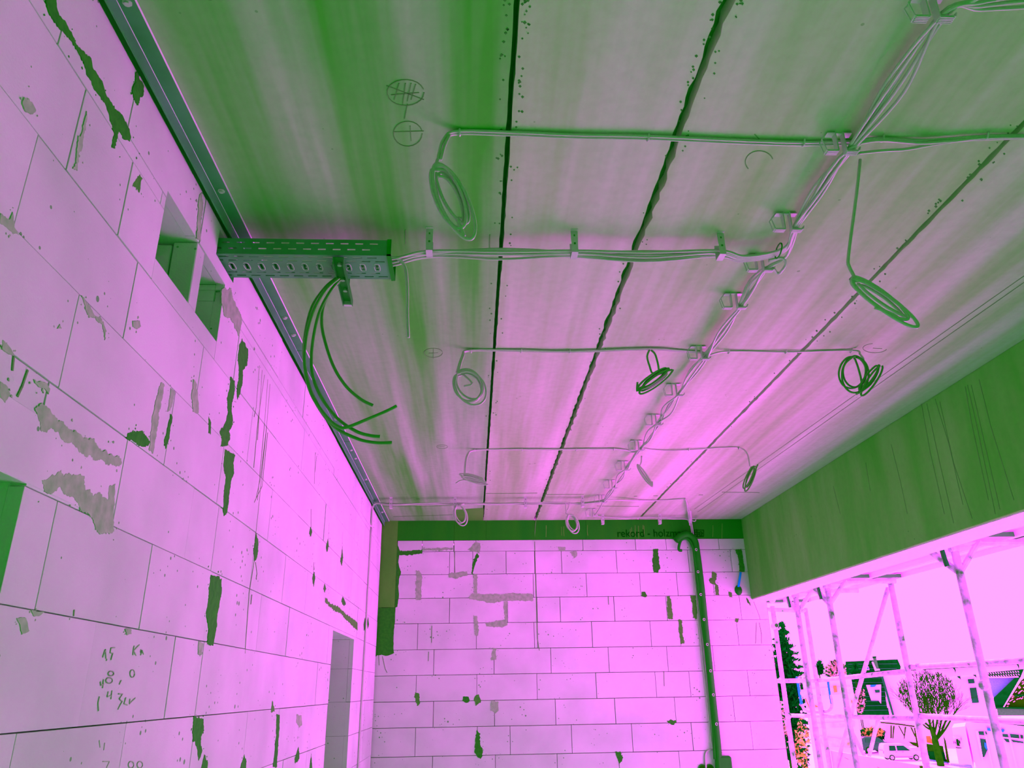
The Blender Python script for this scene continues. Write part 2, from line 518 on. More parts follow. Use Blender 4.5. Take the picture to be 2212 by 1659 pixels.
# ---- far wall
wf = empty('wall_far', (1.0, YF, 0), kind='structure')
MB().box(-1.2, 3.13, YF + 0.03, YF + 0.24, 0, 3.0).build('mortar_bed', M['core'], wf)
def xf(px, py): return on_y((px, py), YF).x
def zf(px, py): return on_y((px, py), YF).z
rows = [  # top px at x=1160, bottom px, start px, joints
 (1166, 1190, [912, 980, 1028, 1259, 1373, 1439, 1492, 1553]),
 (1190, 1239, [971, 982, 1021, 1093, 1155, 1213, 1332, 1415, 1488, 1580]),
 (1239, 1290, [902, 1026, 1152, 1158, 1267, 1383, 1463, 1541]),
 (1290, 1344, [971, 1096, 1160, 1210, 1327, 1440, 1500, 1600]),
 (1344, 1400, [902, 1029, 1154, 1161, 1279, 1406, 1469, 1594]),
 (1400, 1455, [937, 1067, 1190, 1315, 1442, 1542]),
 (1455, 1511, [899, 1030, 1160, 1288, 1417, 1491, 1618]),
 (1511, 1567, [936, 1068, 1200, 1329, 1459, 1586]),
 (1567, 1629, [897, 1031, 1102, 1235, 1366, 1496, 1625]),
 (1629, 1688, [934, 1070, 1204, 1338, 1469, 1560]),
]
rz = [zf(1160, r[0]) for r in rows] + [zf(1160, 1688)]
for ri, (t, bt, js) in enumerate(rows):
    z1, z0 = rz[ri], rz[ri+1]
    x0 = -0.795 if ri < 5 else -0.985
    if ri == 4: x0 = -0.80
    xs = [x0] + [xf(j, (t + bt) / 2) for j in js] + [3.118]
    for a, b in zip(xs[:-1], xs[1:]):
        if b - a < 0.015: continue
        g = 0.0017 + rb.random() * 0.0011
        yo = YF + rb.uniform(-0.0015, 0.0015)
        MB().box(a + g, b - g, yo, yo + 0.034, z0 + g, z1 - g).build('block', M['block'], wf, bevel=0.0015 if b - a > 0.05 else 0)
zlow = rz[-1]; k = 0
while zlow > 0.02:
    z0 = max(0.0, zlow - 0.247); x = -0.985 - 0.3 * (k % 2)
    while x < 3.1:
        a = max(x, -0.985); b = min(x + 0.63, 3.118)
        if b - a > 0.05:
            MB().box(a + 0.003, b - 0.003, YF, YF + 0.034, z0 + 0.003, zlow - 0.003).build('block', M['block'], wf, bevel=0.0015)
        x += 0.63
    zlow -= 0.247; k += 1
# concrete ring beam above the blocks and the short column at the corner
ZL = zf(1160, 1166)
edges = [-0.80, xf(981, 1150), xf(1050, 1150), xf(1155, 1150), xf(1266, 1150), 2.99]
for a, b in zip(edges[:-1], edges[1:]):
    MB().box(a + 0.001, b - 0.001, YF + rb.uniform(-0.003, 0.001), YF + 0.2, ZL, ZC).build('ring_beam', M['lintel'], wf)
MB().box(-1.05, -0.80, YF - 0.004, YF + 0.2, zf(830, 1312), ZC).build('column', M['column'], wf)
cp = [on_y(p, YF - 0.003) for p in [(812, 1312), (854, 1312), (853, 1345), (849, 1380), (851, 1410), (838, 1416), (815, 1415), (806, 1424)]]
MB().prism(ragged(cp, 0.02, 0.006), (0, 0.03, 0)).build('recess_shade_patch', M['mortar_dark'], wf, fix=True)  # flat dark patch; the shade of a recess is put into its colour
# ragged lip of mortar along the column
lip = [on_y(p, YF - 0.003) for p in [(857, 1170), (864, 1190), (860, 1215), (866, 1235), (860, 1265), (862, 1285), (858, 1312), (853, 1312), (855, 1240)]]
MB().prism(ragged(lip, 0.015, 0.008), (0, 0.02, 0)).build('mortar_patch', M['mortar_dark'], wf, fix=True)

# ---- right side: downstand beam above the wide opening, wall behind the camera side
wr = empty('wall_right', (XB, 5.0, 0), kind='structure')
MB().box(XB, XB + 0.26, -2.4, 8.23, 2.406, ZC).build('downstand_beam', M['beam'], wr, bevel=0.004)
MB().box(XB + 0.012, XB + 0.27, -2.4, 8.25, 2.398, 2.406).build('beam_soffit', M['white'], wr)  # underside sheet; the soffit's brightness is put into its white colour
MB().box(XB, XB + 0.2, -2.4, 3.4, 0, 2.4).build('unseen_pier', M['block'], wr)  # unseen wall piece, its length set to darken the near end
wb = MB().box(-1.2, 3.3, -2.5, -2.4, 0, 3.3).build('wall_back', M['block']); tag(wb, kind='structure')

# ================================================================== marks on the walls
def patches(parent, conv, off, lst, mat, name, step=0.016, amp=0.006, thick=0.0012):
    off_v = Vector(off); specks = MB(); rnd = random.Random(len(lst) * 31 + int(lst[0][0][0]))
    t0_ = thick
    for ip, pl in enumerate(lst):
        thick = t0_ * (1 + 0.13 * (ip % 7))
        w = [conv(p) for p in pl]
        nrm = Vector()
        for i in range(len(w)): nrm += w[i].cross(w[(i + 1) % len(w)])
        nrm.normalize()
        size = max((q - w[0]).length for q in w)
        am = min(amp, size * 0.05)
        for (st, a_) in ((step, am), (step * 0.3, am * 0.45)):
            out = []; k = len(w)
            for i in range(k):
                p0, p1 = w[i], w[(i + 1) % k]; L = (p1 - p0).length
                if L < 1e-7: continue
                e = (p1 - p0) / L; sd = e.cross(nrm); n = max(1, min(60, int(L / st)))
                for j in range(n): out.append(p0.lerp(p1, j / n) + sd * rnd.uniform(-a_, a_) + e * rnd.uniform(-a_, a_) * 0.3 * (j > 0))
            w = out
        MB().prism([p + off_v * thick for p in w], off_v * (-0.0035 - thick)).build(name, mat, parent, fix=True)
        u = off_v.orthogonal().normalized(); v = off_v.cross(u)
        for _ in range(min(26, 3 + len(w) // 14)):
            c = w[rnd.randrange(len(w))] + (u * rnd.gauss(0, 1) + v * rnd.gauss(0, 1)) * (0.010 + size * 0.03)
            r = rnd.uniform(0.0010, 0.0042)
            specks.prism([c + off_v * 0.0009 + (u * math.cos(t) + v * math.sin(t)) * r * rnd.uniform(.5, 1.3) for t in (0, 1.2, 2.4, 3.6, 4.9)], off_v * -0.0015)
    if specks.v: tag(specks.build('mortar_specks', mat, parent, fix=True), kind='stuff')
cl = lambda p: on_x(p, XL + 0.0005)
cf = lambda p: on_y(p, YF - 0.0005)
cb = lambda p: on_x(p, XB - 0.0005)
cc = lambda p: on_z(p, ZC - 0.0005)
patches(wl, cl, (1, 0, 0), [
 [(98, -4), (118, -4), (128, 30), (150, 60), (172, 108), (182, 112), (196, 125), (200, 142), (210, 158), (222, 178), (232, 208), (245, 228), (252, 245), (262, 243), (272, 262), (280, 280), (280, 305), (268, 300), (258, 285), (250, 300), (248, 322), (243, 320), (245, 290), (240, 262), (225, 225), (205, 192), (188, 165), (178, 135), (172, 115), (140, 75), (115, 45), (103, 25)],
 [(296, 152), (302, 168), (312, 188), (308, 205), (298, 222), (294, 230), (288, 210), (286, 198), (291, 175)],
 [(273, 946), (276, 938), (290, 933), (305, 930), (315, 940), (322, 952), (320, 961), (305, 962), (290, 955)],
 [(497, 815), (507, 822), (505, 850), (500, 880), (502, 915), (495, 930), (496, 950), (488, 966), (477, 965), (478, 945), (474, 932), (485, 918), (492, 890), (490, 860), (496, 835)],
 [(516, 748), (522, 733), (536, 755), (533, 790), (524, 800), (522, 830), (518, 850), (513, 862), (511, 850), (514, 820), (516, 800), (513, 775)],
 [(485, 970), (497, 975), (507, 984), (503, 1000), (505, 1025), (498, 1040), (495, 1060), (490, 1105), (484, 1114), (481, 1100), (483, 1060), (487, 1030), (482, 1005), (484, 990)],
 [(455, 1239), (478, 1250), (477, 1290), (470, 1320), (467, 1350), (460, 1393), (447, 1392), (450, 1360), (445, 1325), (450, 1280)],
 [(418, 1549), (440, 1551), (440, 1575), (435, 1590), (433, 1610), (437, 1625), (430, 1640), (425, 1615), (417, 1600), (415, 1580)],
 [(441, 1630), (449, 1650), (447, 1664), (433, 1664)],
 [(527, 1632), (532, 1645), (531, 1664), (517, 1664)],
 [(553, 1152), (557, 1165), (557, 1190), (553, 1208), (549, 1212), (548, 1190), (551, 1165)],
 [(671, 1138), (674, 1150), (671, 1160), (668, 1152)],
 [(708, 1162), (710, 1180), (706, 1193), (704, 1183)],
 [(739, 1180), (741, 1205), (738, 1220), (735, 1214)],
 [(678, 1233), (681, 1250), (677, 1268), (674, 1250)],
 [(701, 1260), (704, 1272), (701, 1280), (698, 1272)],
 [(740, 1288), (747, 1304), (743, 1310), (737, 1300)],
 [(597, 1541), (603, 1545), (603, 1580), (600, 1610), (598, 1655), (590, 1657), (593, 1620), (596, 1590)],
 [(645, 1612), (646, 1640), (637, 1650), (636, 1640), (640, 1625)],
 [(672, 1628), (674, 1660), (668, 1662), (670, 1640)],
 [(368, 890), (372, 900), (366, 930), (362, 955), (356, 970), (355, 955), (360, 925)],
 [(450, 900), (456, 912), (455, 935), (449, 936)],
 [(795, 1332), (797, 1350), (794, 1358), (792, 1345)], [(788, 1335), (790, 1355), (786, 1362), (785, 1348)],
 ], M['mortar_dark'], 'mortar_patch')
patches(wl, cl, (1, 0, 0), [
 [(588, 1513), (593, 1537), (585, 1538)],
 [(702, 1290), (715, 1305), (730, 1310), (745, 1325), (760, 1335), (772, 1345), (772, 1362), (760, 1350), (750, 1340), (735, 1325), (722, 1320), (712, 1310), (702, 1300)],
 [(283, 400), (302, 375), (306, 385), (300, 415)],
 ], M['mortar_olive'], 'mortar_patch')
patches(wl, cl, (1, 0, 0), [
 [(75, 880), (90, 875), (105, 880), (125, 905), (140, 920), (165, 935), (195, 945), (215, 965), (240, 985), (262, 990), (263, 1003), (250, 1008), (230, 1000), (210, 990), (185, 985), (165, 970), (155, 955), (140, 960), (125, 940), (110, 930), (90, 930), (82, 915)],
 [(90, 1040), (130, 1020), (155, 1028), (180, 1030), (185, 1060), (200, 1065), (215, 1065), (232, 1078), (236, 1045), (248, 1045), (248, 1090), (243, 1130), (245, 1150), (210, 1152), (208, 1140), (185, 1108), (165, 1085), (130, 1055), (110, 1062), (95, 1062)],
 [(348, 826), (355, 832), (345, 880), (338, 930), (330, 980), (322, 970), (325, 930), (332, 880), (342, 840)],
 [(368, 840), (378, 848), (370, 880), (362, 890), (365, 865)],
 [(417, 820), (424, 830), (428, 870), (428, 895), (415, 890), (414, 860)],
 [(478, 624), (498, 624), (505, 650), (520, 680), (522, 700), (515, 725), (505, 700), (498, 690), (485, 680), (478, 655)],
 [(428, 430), (436, 415), (438, 440), (434, 470), (432, 518), (424, 515), (425, 470)],
 [(52, 210), (68, 220), (78, 240), (70, 250), (55, 240), (48, 225)],
 [(0, 462), (20, 475), (28, 458), (30, 490), (40, 505), (20, 500), (0, 482)],
 [(5, 735), (18, 745), (30, 765), (20, 768), (5, 755)],
 [(186, 242), (190, 245), (178, 300), (165, 362), (158, 365), (168, 310)],
 [(175, 640), (195, 665), (222, 695), (228, 715), (225, 735), (220, 705), (205, 690), (192, 685), (188, 680)],
 [(122, 710), (128, 700), (130, 708)], [(286, 695), (300, 693), (303, 705), (295, 712), (287, 706)],
 [(72, 820), (100, 830), (108, 840), (105, 850), (95, 838), (78, 830)],
 [(0, 825), (15, 832), (20, 850), (10, 870), (0, 860)],
 [(65, 1317), (95, 1322), (85, 1332), (72, 1330)], [(270, 1357), (282, 1358), (283, 1370), (274, 1372)],
 [(35, 1335), (55, 1335), (60, 1350), (62, 1365), (45, 1372), (40, 1350)],
 [(428, 1386), (438, 1390), (434, 1416), (427, 1412)],
 [(640, 1545), (650, 1547), (652, 1565), (645, 1572), (640, 1560)],
 ], M['mortar_mid'], 'mortar_smear')
patches(wf, cf, (0, -1, 0), [
 [(860, 1190), (880, 1190), (912, 1187), (912, 1196), (880, 1200), (862, 1199)],
 [(1386, 1278), (1394, 1278), (1398, 1287), (1395, 1291), (1386, 1288)],
 [(1031, 1576), (1037, 1585), (1037, 1605), (1044, 1625), (1038, 1640), (1028, 1632), (1025, 1620), (1027, 1595)],
 [(1328, 1624), (1340, 1623), (1345, 1635), (1344, 1645), (1338, 1650), (1333, 1635)],
 [(1000, 1505), (1012, 1505), (1015, 1515), (1008, 1519), (999, 1513)],
 [(1411, 1186), (1422, 1186), (1423, 1210), (1427, 1225), (1422, 1237), (1412, 1237), (1409, 1215)],
 [(1030, 1195), (1034, 1200), (1027, 1222), (1020, 1240), (1018, 1238), (1022, 1212)],
 [(1588, 1188), (1602, 1187), (1609, 1237), (1598, 1234), (1595, 1205)],
 [(1440, 1558), (1448, 1554), (1462, 1558), (1456, 1567), (1445, 1562)],
 [(1612, 1290), (1618, 1298), (1622, 1310), (1615, 1302)],
 ], M['mortar_dark'], 'mortar_patch')
patches(wf, cf, (0, -1, 0), [
 [(897, 1495), (905, 1498), (907, 1520), (901, 1525), (895, 1505)],
 [(1026, 1503), (1035, 1500), (1039, 1517), (1028, 1525), (1024, 1512)],
 [(1440, 1287), (1447, 1287), (1453, 1320), (1454, 1338), (1444, 1338), (1441, 1310)],
 [(1491, 1287), (1503, 1287), (1507, 1320), (1505, 1338), (1497, 1335), (1495, 1305)],
 [(1539, 1233), (1547, 1238), (1548, 1248), (1545, 1258), (1550, 1265), (1554, 1285), (1546, 1285), (1544, 1262), (1533, 1260), (1531, 1252), (1538, 1248)],
 [(1466, 1338), (1473, 1340), (1475, 1370), (1478, 1390), (1471, 1392), (1467, 1365)],
 [(1574, 1278), (1580, 1280), (1582, 1290), (1576, 1290)], [(1588, 1335), (1596, 1336), (1594, 1345), (1588, 1343)],
 ], M['mortar_olive'], 'mortar_patch')
patches(wf, cf, (0, -1, 0), [
 [(898, 1232), (905, 1232), (912, 1245), (910, 1270), (910, 1296), (897, 1296), (898, 1265)],
 [(1012, 1290), (1020, 1282), (1045, 1283), (1085, 1284), (1110, 1281), (1150, 1283), (1152, 1298), (1110, 1298), (1085, 1299), (1060, 1303), (1030, 1296), (1013, 1295)],
 [(1023, 1240), (1031, 1240), (1031, 1285), (1024, 1285)],
 [(1088, 1298), (1096, 1298), (1096, 1352), (1085, 1356), (1050, 1353), (1048, 1346), (1075, 1340), (1090, 1338)],
 [(1023, 1330), (1031, 1330), (1034, 1360), (1032, 1374), (1026, 1372)],
 [(1064, 1400), (1073, 1400), (1072, 1412), (1072, 1426), (1060, 1426)],
 [(1062, 1515), (1075, 1515), (1077, 1535), (1070, 1541), (1060, 1535)],
 [(968, 1238), (990, 1236), (1008, 1234), (1010, 1242), (985, 1250), (970, 1248)],
 [(912, 1186), (945, 1184), (978, 1183), (978, 1187), (945, 1190), (914, 1190)],
 [(1026, 1172), (1038, 1174), (1036, 1196), (1030, 1194), (1010, 1188)],
 [(1230, 1192), (1246, 1190), (1247, 1200), (1240, 1206), (1236, 1200)], [(1205, 1182), (1222, 1182), (1220, 1190), (1208, 1190)],
 ], M['mortar_mid'], 'mortar_smear')

def strokes(parent, conv, off, lst, mat, name, w=0.0035):
    """thin flat lines on a surface; each item is a px polyline"""
    off = Vector(off)
    for pl in lst:
        pts = [conv(p) for p in pl]
        mb = MB()
        for a, b in zip(pts[:-1], pts[1:]):
            d = (b - a).normalized(); sd = d.cross(off).normalized() * (w / 2)
            a2 = a - d * w * 0.2; b2 = b + d * w * 0.2
            mb.prism([a2 - sd + off * 0.001, b2 - sd + off * 0.001, b2 + sd + off * 0.001, a2 + sd + off * 0.001], off * -0.0016)
        mb.build(name, mat, parent, fix=True)
# long drips and cracks down the left wall
strokes(wl, cl, (1, 0, 0), [
 [(560, 790), (553, 880), (549, 900)], [(566, 800), (556, 950)], [(571, 810), (558, 900), (548, 1010)], [(578, 820), (570, 930), (556, 1080)],
 [(583, 830), (574, 940), (558, 1100), (552, 1155)], [(575, 930), (562, 1035), (553, 1075)], [(578, 935), (566, 1050), (549, 1085)],
 [(681, 978), (679, 1045)], [(684, 985), (680, 1020)], [(549, 1212), (538, 1281)], [(538, 1281), (529, 1411)], [(672, 1100), (672, 1138)],
 [(678, 1215), (677, 1233)], [(711, 1130), (709, 1162)], [(740, 1150), (739, 1180)],
 [(552, 1215), (555, 1240), (553, 1250)], [(544, 1285), (542, 1305)], [(160, 1318), (159, 1330)], [(30, 770), (27, 800)], [(60, 800), (48, 835), (38, 856)],
 ], M['pencil'], 'drip_line', 0.005)
strokes(wf, cf, (0, -1, 0), [
 [(981, 1172), (982, 1210), (983, 1250)], [(933, 1352), (932, 1388)], [(926, 1408), (925, 1428)], [(818, 1416), (819, 1437)], [(826, 1418), (832, 1445), (836, 1453)],
 [(1155, 1170), (1158, 1290), (1161, 1380), (1165, 1405)], [(1158, 1122), (1154, 1166)], [(1314, 1288), (1315, 1306)], [(1434, 1450), (1435, 1482)],
 [(1628, 1300), (1640, 1330), (1642, 1338)], [(1634, 1345), (1632, 1390)], [(1640, 1345), (1645, 1370), (1645, 1390)],
 ], M['pencil'], 'crack_line', 0.006)
strokes(wf, cf, (0, -1, 0), [[(x, 1131 + (x * 7) % 12), (x + (x % 3) * 0.5 - 0.5, 1148), (x + (x % 5) * 0.4 - 0.6, 1164 - (x * 3) % 8)] for x in (886, 917, 963, 980, 1006, 1018, 1026, 1030, 1213, 1218, 1269, 1361, 1364, 1372, 1379, 1389, 1391, 1540, 1560, 1180)],
        M['drip'], 'lime_drip', 0.0032)
strokes(wr, cb, (-1, 0, 0), [
 [(2085, 835), (2100, 920), (2135, 1080)], [(2090, 832), (2110, 920), (2150, 1110)], [(2098, 832), (2125, 950), (2160, 1100)], [(2115, 820), (2140, 920), (2190, 1080)],
 [(1990, 870), (2010, 980), (2040, 1110)], [(2002, 872), (2030, 1000), (2060, 1130)], [(2020, 862), (2050, 960), (2080, 1090)], [(2030, 868), (2060, 1000), (2100, 1120)],
 [(1925, 960), (1945, 1040), (1960, 1110)], [(1870, 1000), (1880, 1060)], [(1800, 1050), (1815, 1110)],
 ], M['pencil'], 'drip_line', 0.004)
# carpenter's pencil marks
def circ(cx, cy, rx, ry, n=20, a0=0.0, a1=6.0):
    return [(cx + rx * math.cos(a0 + (a1 - a0) * i / n), cy + ry * math.sin(a0 + (a1 - a0) * i / n)) for i in range(n + 1)]
strokes(ceiling, cc, (0, 0, -1), [
 circ(881, 289, 31, 27), [(852, 285), (915, 283)], [(886, 272), (888, 304)],
 circ(876, 200, 40, 28), [(845, 205), (905, 200)], [(835, 185), (915, 215)], [(862, 180), (852, 215)], [(876, 180), (870, 225)], [(888, 180), (880, 218)], [(898, 182), (888, 215)], [(880, 225), (874, 256)],
 [(876, 496), (876, 527)], [(1058, 507), (1058, 540)],
 circ(936, 762, 20, 10), [(926, 763), (946, 762)], [(936, 752), (936, 775)],
 circ(1640, 350, 30, 24, 20, 2.5, 6.0), [(1630, 290), (1640, 300)], circ(1890, 752, 26, 10, 16, 0.3, 4.5), [(1886, 752), (1905, 753)],
 [(945, 965), (960, 965)], circ(955, 965, 12, 4),
 ], M['pencil'], 'pencil_mark', 0.003)
strokes(ceiling, cc, (0, 0, -1), [[(2212, 596), (1905, 812), (1500, 1100)], [(2212, 610), (1905, 825), (1507, 1106)]], M['pencil'], 'chalk_line', 0.004)
patches(ceiling, cc, (0, 0, -1), [[(983, 1101), (1044, 1097), (1044, 1124), (982, 1125)]], M['column'], 'dark_patch', 0.06, 0.004)
strokes(ceiling, cc, (0, 0, -1), [[(822, 1094), (980, 1092)], [(850, 1116), (980, 1112)], [(1050, 1066), (1160, 1065)], [(1180, 1068), (1260, 1068)], [(1560, 1063), (1640, 1064)], [(1290, 1093), (1380, 1094)],
  [(900, 1078), (906, 1078)], [(1412, 1071), (1420, 1071)], [(1370, 1072), (1376, 1072)], [(1510, 1069), (1518, 1069)]], M['mortar_olive'], 'shutter_line', 0.012)
rp = random.Random(5)
pk = []
for (line, n) in (((1117, 0, 1046, 1120), 90), ((1575, 0, 1157, 1120), 60), ((2212, 270, 1383, 1118), 60)):
    for i in range(n):
        t = rp.random() ** 1.6
        x = line[0] + (line[2] - line[0]) * t; y = line[1] + (line[3] - line[1]) * t
        s = (1 - t) * 1.0 + 0.25
        x += rp.choice((-1, 1)) * rp.uniform(9, 26) * s
        r = rp.uniform(1.2, 3.2) * s
        pk.append([(x - r, y), (x, y - r * .8), (x + r, y), (x, y + r)])
mbp = MB()
for pl in pk:
    mbp.prism([cc(p) + Vector((0, 0, -0.001)) for p in pl], (0, 0, 0.002))
tag(mbp.build('blow_holes', M['joint'], ceiling, fix=True), kind='stuff')
# handwriting on the left wall
strokes(wl, cl, (1, 0, 0), [
 [(222, 1420), (228, 1403), (229, 1422)], [(231, 1424), (230, 1427)], [(248, 1399), (240, 1400), (238, 1410), (244, 1411), (240, 1425)],
 [(290, 1395), (287, 1415)], [(301, 1393), (289, 1406), (294, 1416)], [(304, 1415), (307, 1405), (310, 1413)],
 [(217, 1473), (218, 1480), (224, 1478)], [(224, 1468), (222, 1486)], circ(240, 1455, 6, 5), circ(236, 1470, 7, 6), [(262, 1470), (258, 1478)], circ(286, 1455, 5, 8),
 [(215, 1505), (212, 1518), (213, 1535)], [(234, 1494), (232, 1505), (240, 1503)], [(242, 1492), (240, 1510)], [(256, 1499), (265, 1499), (258, 1510), (264, 1515), (255, 1532)], [(272, 1507), (268, 1520), (275, 1523)], [(281, 1510), (280, 1520), (292, 1508)],
 [(222, 1645), (236, 1645), (230, 1658)], circ(283, 1652, 6, 7), circ(302, 1652, 6, 7), [(214, 1600), (216, 1614)], [(226, 1605), (224, 1620)],
 ], M['mortar_mid'], 'pencil_mark', 0.0028)

def text_mesh(txt, size, mat, name, parent, mw, extrude=0.001):
    cu = bpy.data.curves.new(name, 'FONT')
    cu.body = txt; cu.size = size; cu.extrude = extrude
    ob = bpy.data.objects.new('tmp', cu)
    COL.objects.link(ob)
    bpy.context.view_layer.update()
    me = bpy.data.meshes.new_from_object(ob.evaluated_get(bpy.context.evaluated_depsgraph_get()))
    bpy.data.objects.remove(ob)
    me.transform(mw); me.materials.clear(); me.materials.append(mat)
    o = bpy.data.objects.new(name, me); COL.objects.link(o)
    if parent:
        o.parent = parent; o.matrix_parent_inverse = Matrix.Translation(-Vector(parent.location))
    return o
RX = Matrix.Rotation(math.radians(90), 4, 'X')
t0 = on_y((1333, 1160), YF - 0.004); t1 = on_y((1517, 1160), YF - 0.004)
M['letter'] = plain('stamped_letter', (0.0005, 0.20, 0.0005), 0.95, 0, 0.0)
tx = text_mesh('rekord - holzmann.de', 0.16, M['letter'], 'stamped_lettering', wf, Matrix.Identity(4))
w = max(v.co.x for v in tx.data.vertices) - min(v.co.x for v in tx.data.vertices)
h = 0.118 / 0.16
tx.data.transform(Matrix.Translation(t0) @ RX @ Matrix.Diagonal(((t1.x - t0.x) / w, h, 1, 1)))
strokes(wf, cf, (0, -1, 0), [[(1500, 1145), (1520, 1145), (1520, 1159), (1500, 1159), (1500, 1145)], [(1501, 1150), (1512, 1150)], [(1501, 1154), (1512, 1154)], [(1514, 1148), (1518, 1152), (1514, 1157)]], M['letter'], 'stamped_mark', 0.008)

# ================================================================== steel angle along the left wall
sa = empty('steel_angle', (-0.93, 3.0, 3.25), 'long galvanised steel angle bolted under the ceiling along the block wall', 'steel angle')
MB().box(-0.942, -0.893, -2.3, 8.19, 3.250, 3.2585).build('flange', M['steel'], sa)
MB().box(-0.946, -0.941, -2.3, 8.19, 3.203, 3.2585).build('web', M['steel'], sa)
MB().tube([(-0.9415, -2.3, 3.2505), (-0.9415, 8.19, 3.2505)], 0.0018, 6).build('bend_highlight', M['steel_highlight'], sa)
MB().box(-0.8932, -0.8924, -2.3, 8.19, 3.2495, 3.2585).build('flange_edge', M['steel_highlight'], sa)
for p in [(268, 5), (470, 412), (605, 686), (623, 723), (716, 905), (754, 972), (778, 1035), (816, 1106), (760, 990)]:
    c = on_z(p, 3.25)
    MB().tube([(-0.916, c.y, 3.2505), (-0.916, c.y, 3.242)], 0.008, 8).tube([(-0.916, c.y, 3.25), (-0.916, c.y, 3.2475)], 0.013, 8).build('bolt', M['zinc'], sa)
MB().box(-0.966, -0.947, -2.3, 8.19, 3.240, 3.256).build('shadow_gap_strip', M['joint'], sa)
for yy in (3.75, 5.35, 6.5):
    MB().box(-0.941, -0.894, yy, yy + 0.004, 3.2485, 3.2505).build('lap_seam', M['steel_dark'], sa)

# ================================================================== cable tray
tr = empty('cable_tray', (-0.65, 2.62, 3.1), 'short perforated galvanised cable tray coming out of the block wall', 'cable tray')
TX0, TX1, TY0, TY1, TZ0, TZ1 = -1.10, -0.33, 2.535, 2.715, 3.100, 3.168
def plate_with_slots(u0, u1, v0, v1, slots, put):
    """flat sheet with rectangular slots; put(u,v) gives the 3-D point"""
    us = sorted({u0, u1, *[round(s[0], 5) for s in slots], *[round(s[1], 5) for s in slots]})
    vs = sorted({v0, v1, *[round(s[2], 5) for s in slots], *[round(s[3], 5) for s in slots]})
    mb = MB(); idx = {}
    def vid(i, j):
        if (i, j) not in idx:
            idx[(i, j)] = len(mb.v); mb.v.append(tuple(put(us[i], vs[j])))
        return idx[(i, j)]
    for i in range(len(us) - 1):
        for j in range(len(vs) - 1):
            cu, cv = (us[i] + us[i+1]) / 2, (vs[j] + vs[j+1]) / 2
            if any(s[0] < cu < s[1] and s[2] < cv < s[3] for s in slots): continue
            mb.f.append((vid(i, j), vid(i+1, j), vid(i+1, j+1), vid(i, j+1)))
    return mb
side = []
for r_, off in ((3.150, 0.0), (3.124, 0.028)):
    x = TX0 + 0.03 + off
    while x + 0.03 < TX1 - 0.01:
        side.append((x, x + 0.030, r_ - 0.0028, r_ + 0.0028)); x += 0.056
def solid(o, t):
    md = o.modifiers.new('thickness', 'SOLIDIFY'); md.thickness = t; md.offset = 0
    return o
solid(plate_with_slots(TX0, TX1, TZ0, TZ1, side, lambda u, v: (u, TY0, v)).build('side_wall', M['steel'], tr), 0.0015)
solid(plate_with_slots(TX0, TX1, TZ0, TZ1, side, lambda u, v: (u, TY1, v)).build('side_wall', M['steel'], tr), 0.0015)
bot = []
for r_, off in ((TY0 + 0.018, 0.0), (TY0 + 0.045, 0.028), (TY1 - 0.045, 0.0), (TY1 - 0.02, 0.028)):
    x = TX0 + 0.02 + off
    while x + 0.036 < TX1 - 0.01:
        bot.append((x, x + 0.036, r_ - 0.003, r_ + 0.003)); x += 0.056
x = TX0 + 0.045
while x < TX1 - 0.02:
    bot.append((x, x + 0.010, TY0 + 0.072, TY0 + 0.108)); x += 0.056
solid(plate_with_slots(TX0, TX1, TY0, TY1, bot, lambda u, v: (u, v, TZ0)).build('bottom', M['steel'], tr), 0.0015)
x = TX0 + 0.045; k = 0
while x < TX1 - 0.02:          # raised rims of the cross slots
    MB().tube(crom([(x - .004, TY0 + .068, TZ0 - .001), (x + .014, TY0 + .068, TZ0 - .001), (x + .014, TY0 + .112, TZ0 - .001), (x - .004, TY0 + .112, TZ0 - .001)], 3, True) , 0.0016, 5).build('slot_rim', M['zinc'], tr)
    if k % 3 == 0:
        MB().tube([(x + .033, TY0 + .09, TZ0 - .0005), (x + .033, TY0 + .09, TZ0 + .002)], 0.008, 12).build('round_hole', M['joint'], tr)
    x += 0.056; k += 1
MB().box(TX1 - 0.002, TX1 + 0.014, TY0 - 0.004, TY0 + 0.006, TZ0 - 0.004, TZ1 + 0.002).box(TX1 - 0.002, TX1 + 0.014, TY0 - 0.004, TY1 + 0.006, TZ0 - 0.005, TZ0 + 0.004).box(TX1 - 0.002, TX1 + 0.014, TY1 - 0.004, TY1 + 0.006, TZ0 - 0.004, TZ1 + 0.002).build('end_guard', M['black'], tr)
MB().box(-1.10, -1.05, TY0 + .004, TY1 - .004, TZ0 + .004, TZ1 - .01).build('tray_cables_end', M['cable_dark'], tr)
# cantilever bracket under the tray
bk = empty('tray_bracket', (-0.53, 2.7, 3.08), 'dark steel cantilever bracket carrying the tray from below', 'bracket')
b0 = on_z((731, 556), 3.085); b1 = on_z((752, 650), 3.085)
d = (b1 - b0).normalized(); sd = Vector((d.y, -d.x, 0))
mb = MB()
mb.bar(b0, b1, 0.040, 0.003)
mb.bar(b0 + sd * 0.019 + Vector((0, 0, -0.016)), b1 + sd * 0.019 + Vector((0, 0, -0.010)), 0.003, 0.03)
mb.bar(b0 - sd * 0.019 + Vector((0, 0, -0.016)), b1 - sd * 0.019 + Vector((0, 0, -0.010)), 0.003, 0.03)
mb.build('arm', M['steel_dark'], bk)
MB().bar(b1 - d * .002 + Vector((0, 0, -0.008)), b1 + d * 0.016 + Vector((0, 0, -0.008)), 0.036, 0.022).build('end_cap', M['white_plastic'], bk, bevel=0.002)
for t in (0.12, 0.45, 0.7):
    c = b0.lerp(b1, t) + Vector((0, 0, -0.002))
    MB().tube([c, c + Vector((0, 0, -0.010))], 0.009, 6).build('bolt', M['zinc'], bk)
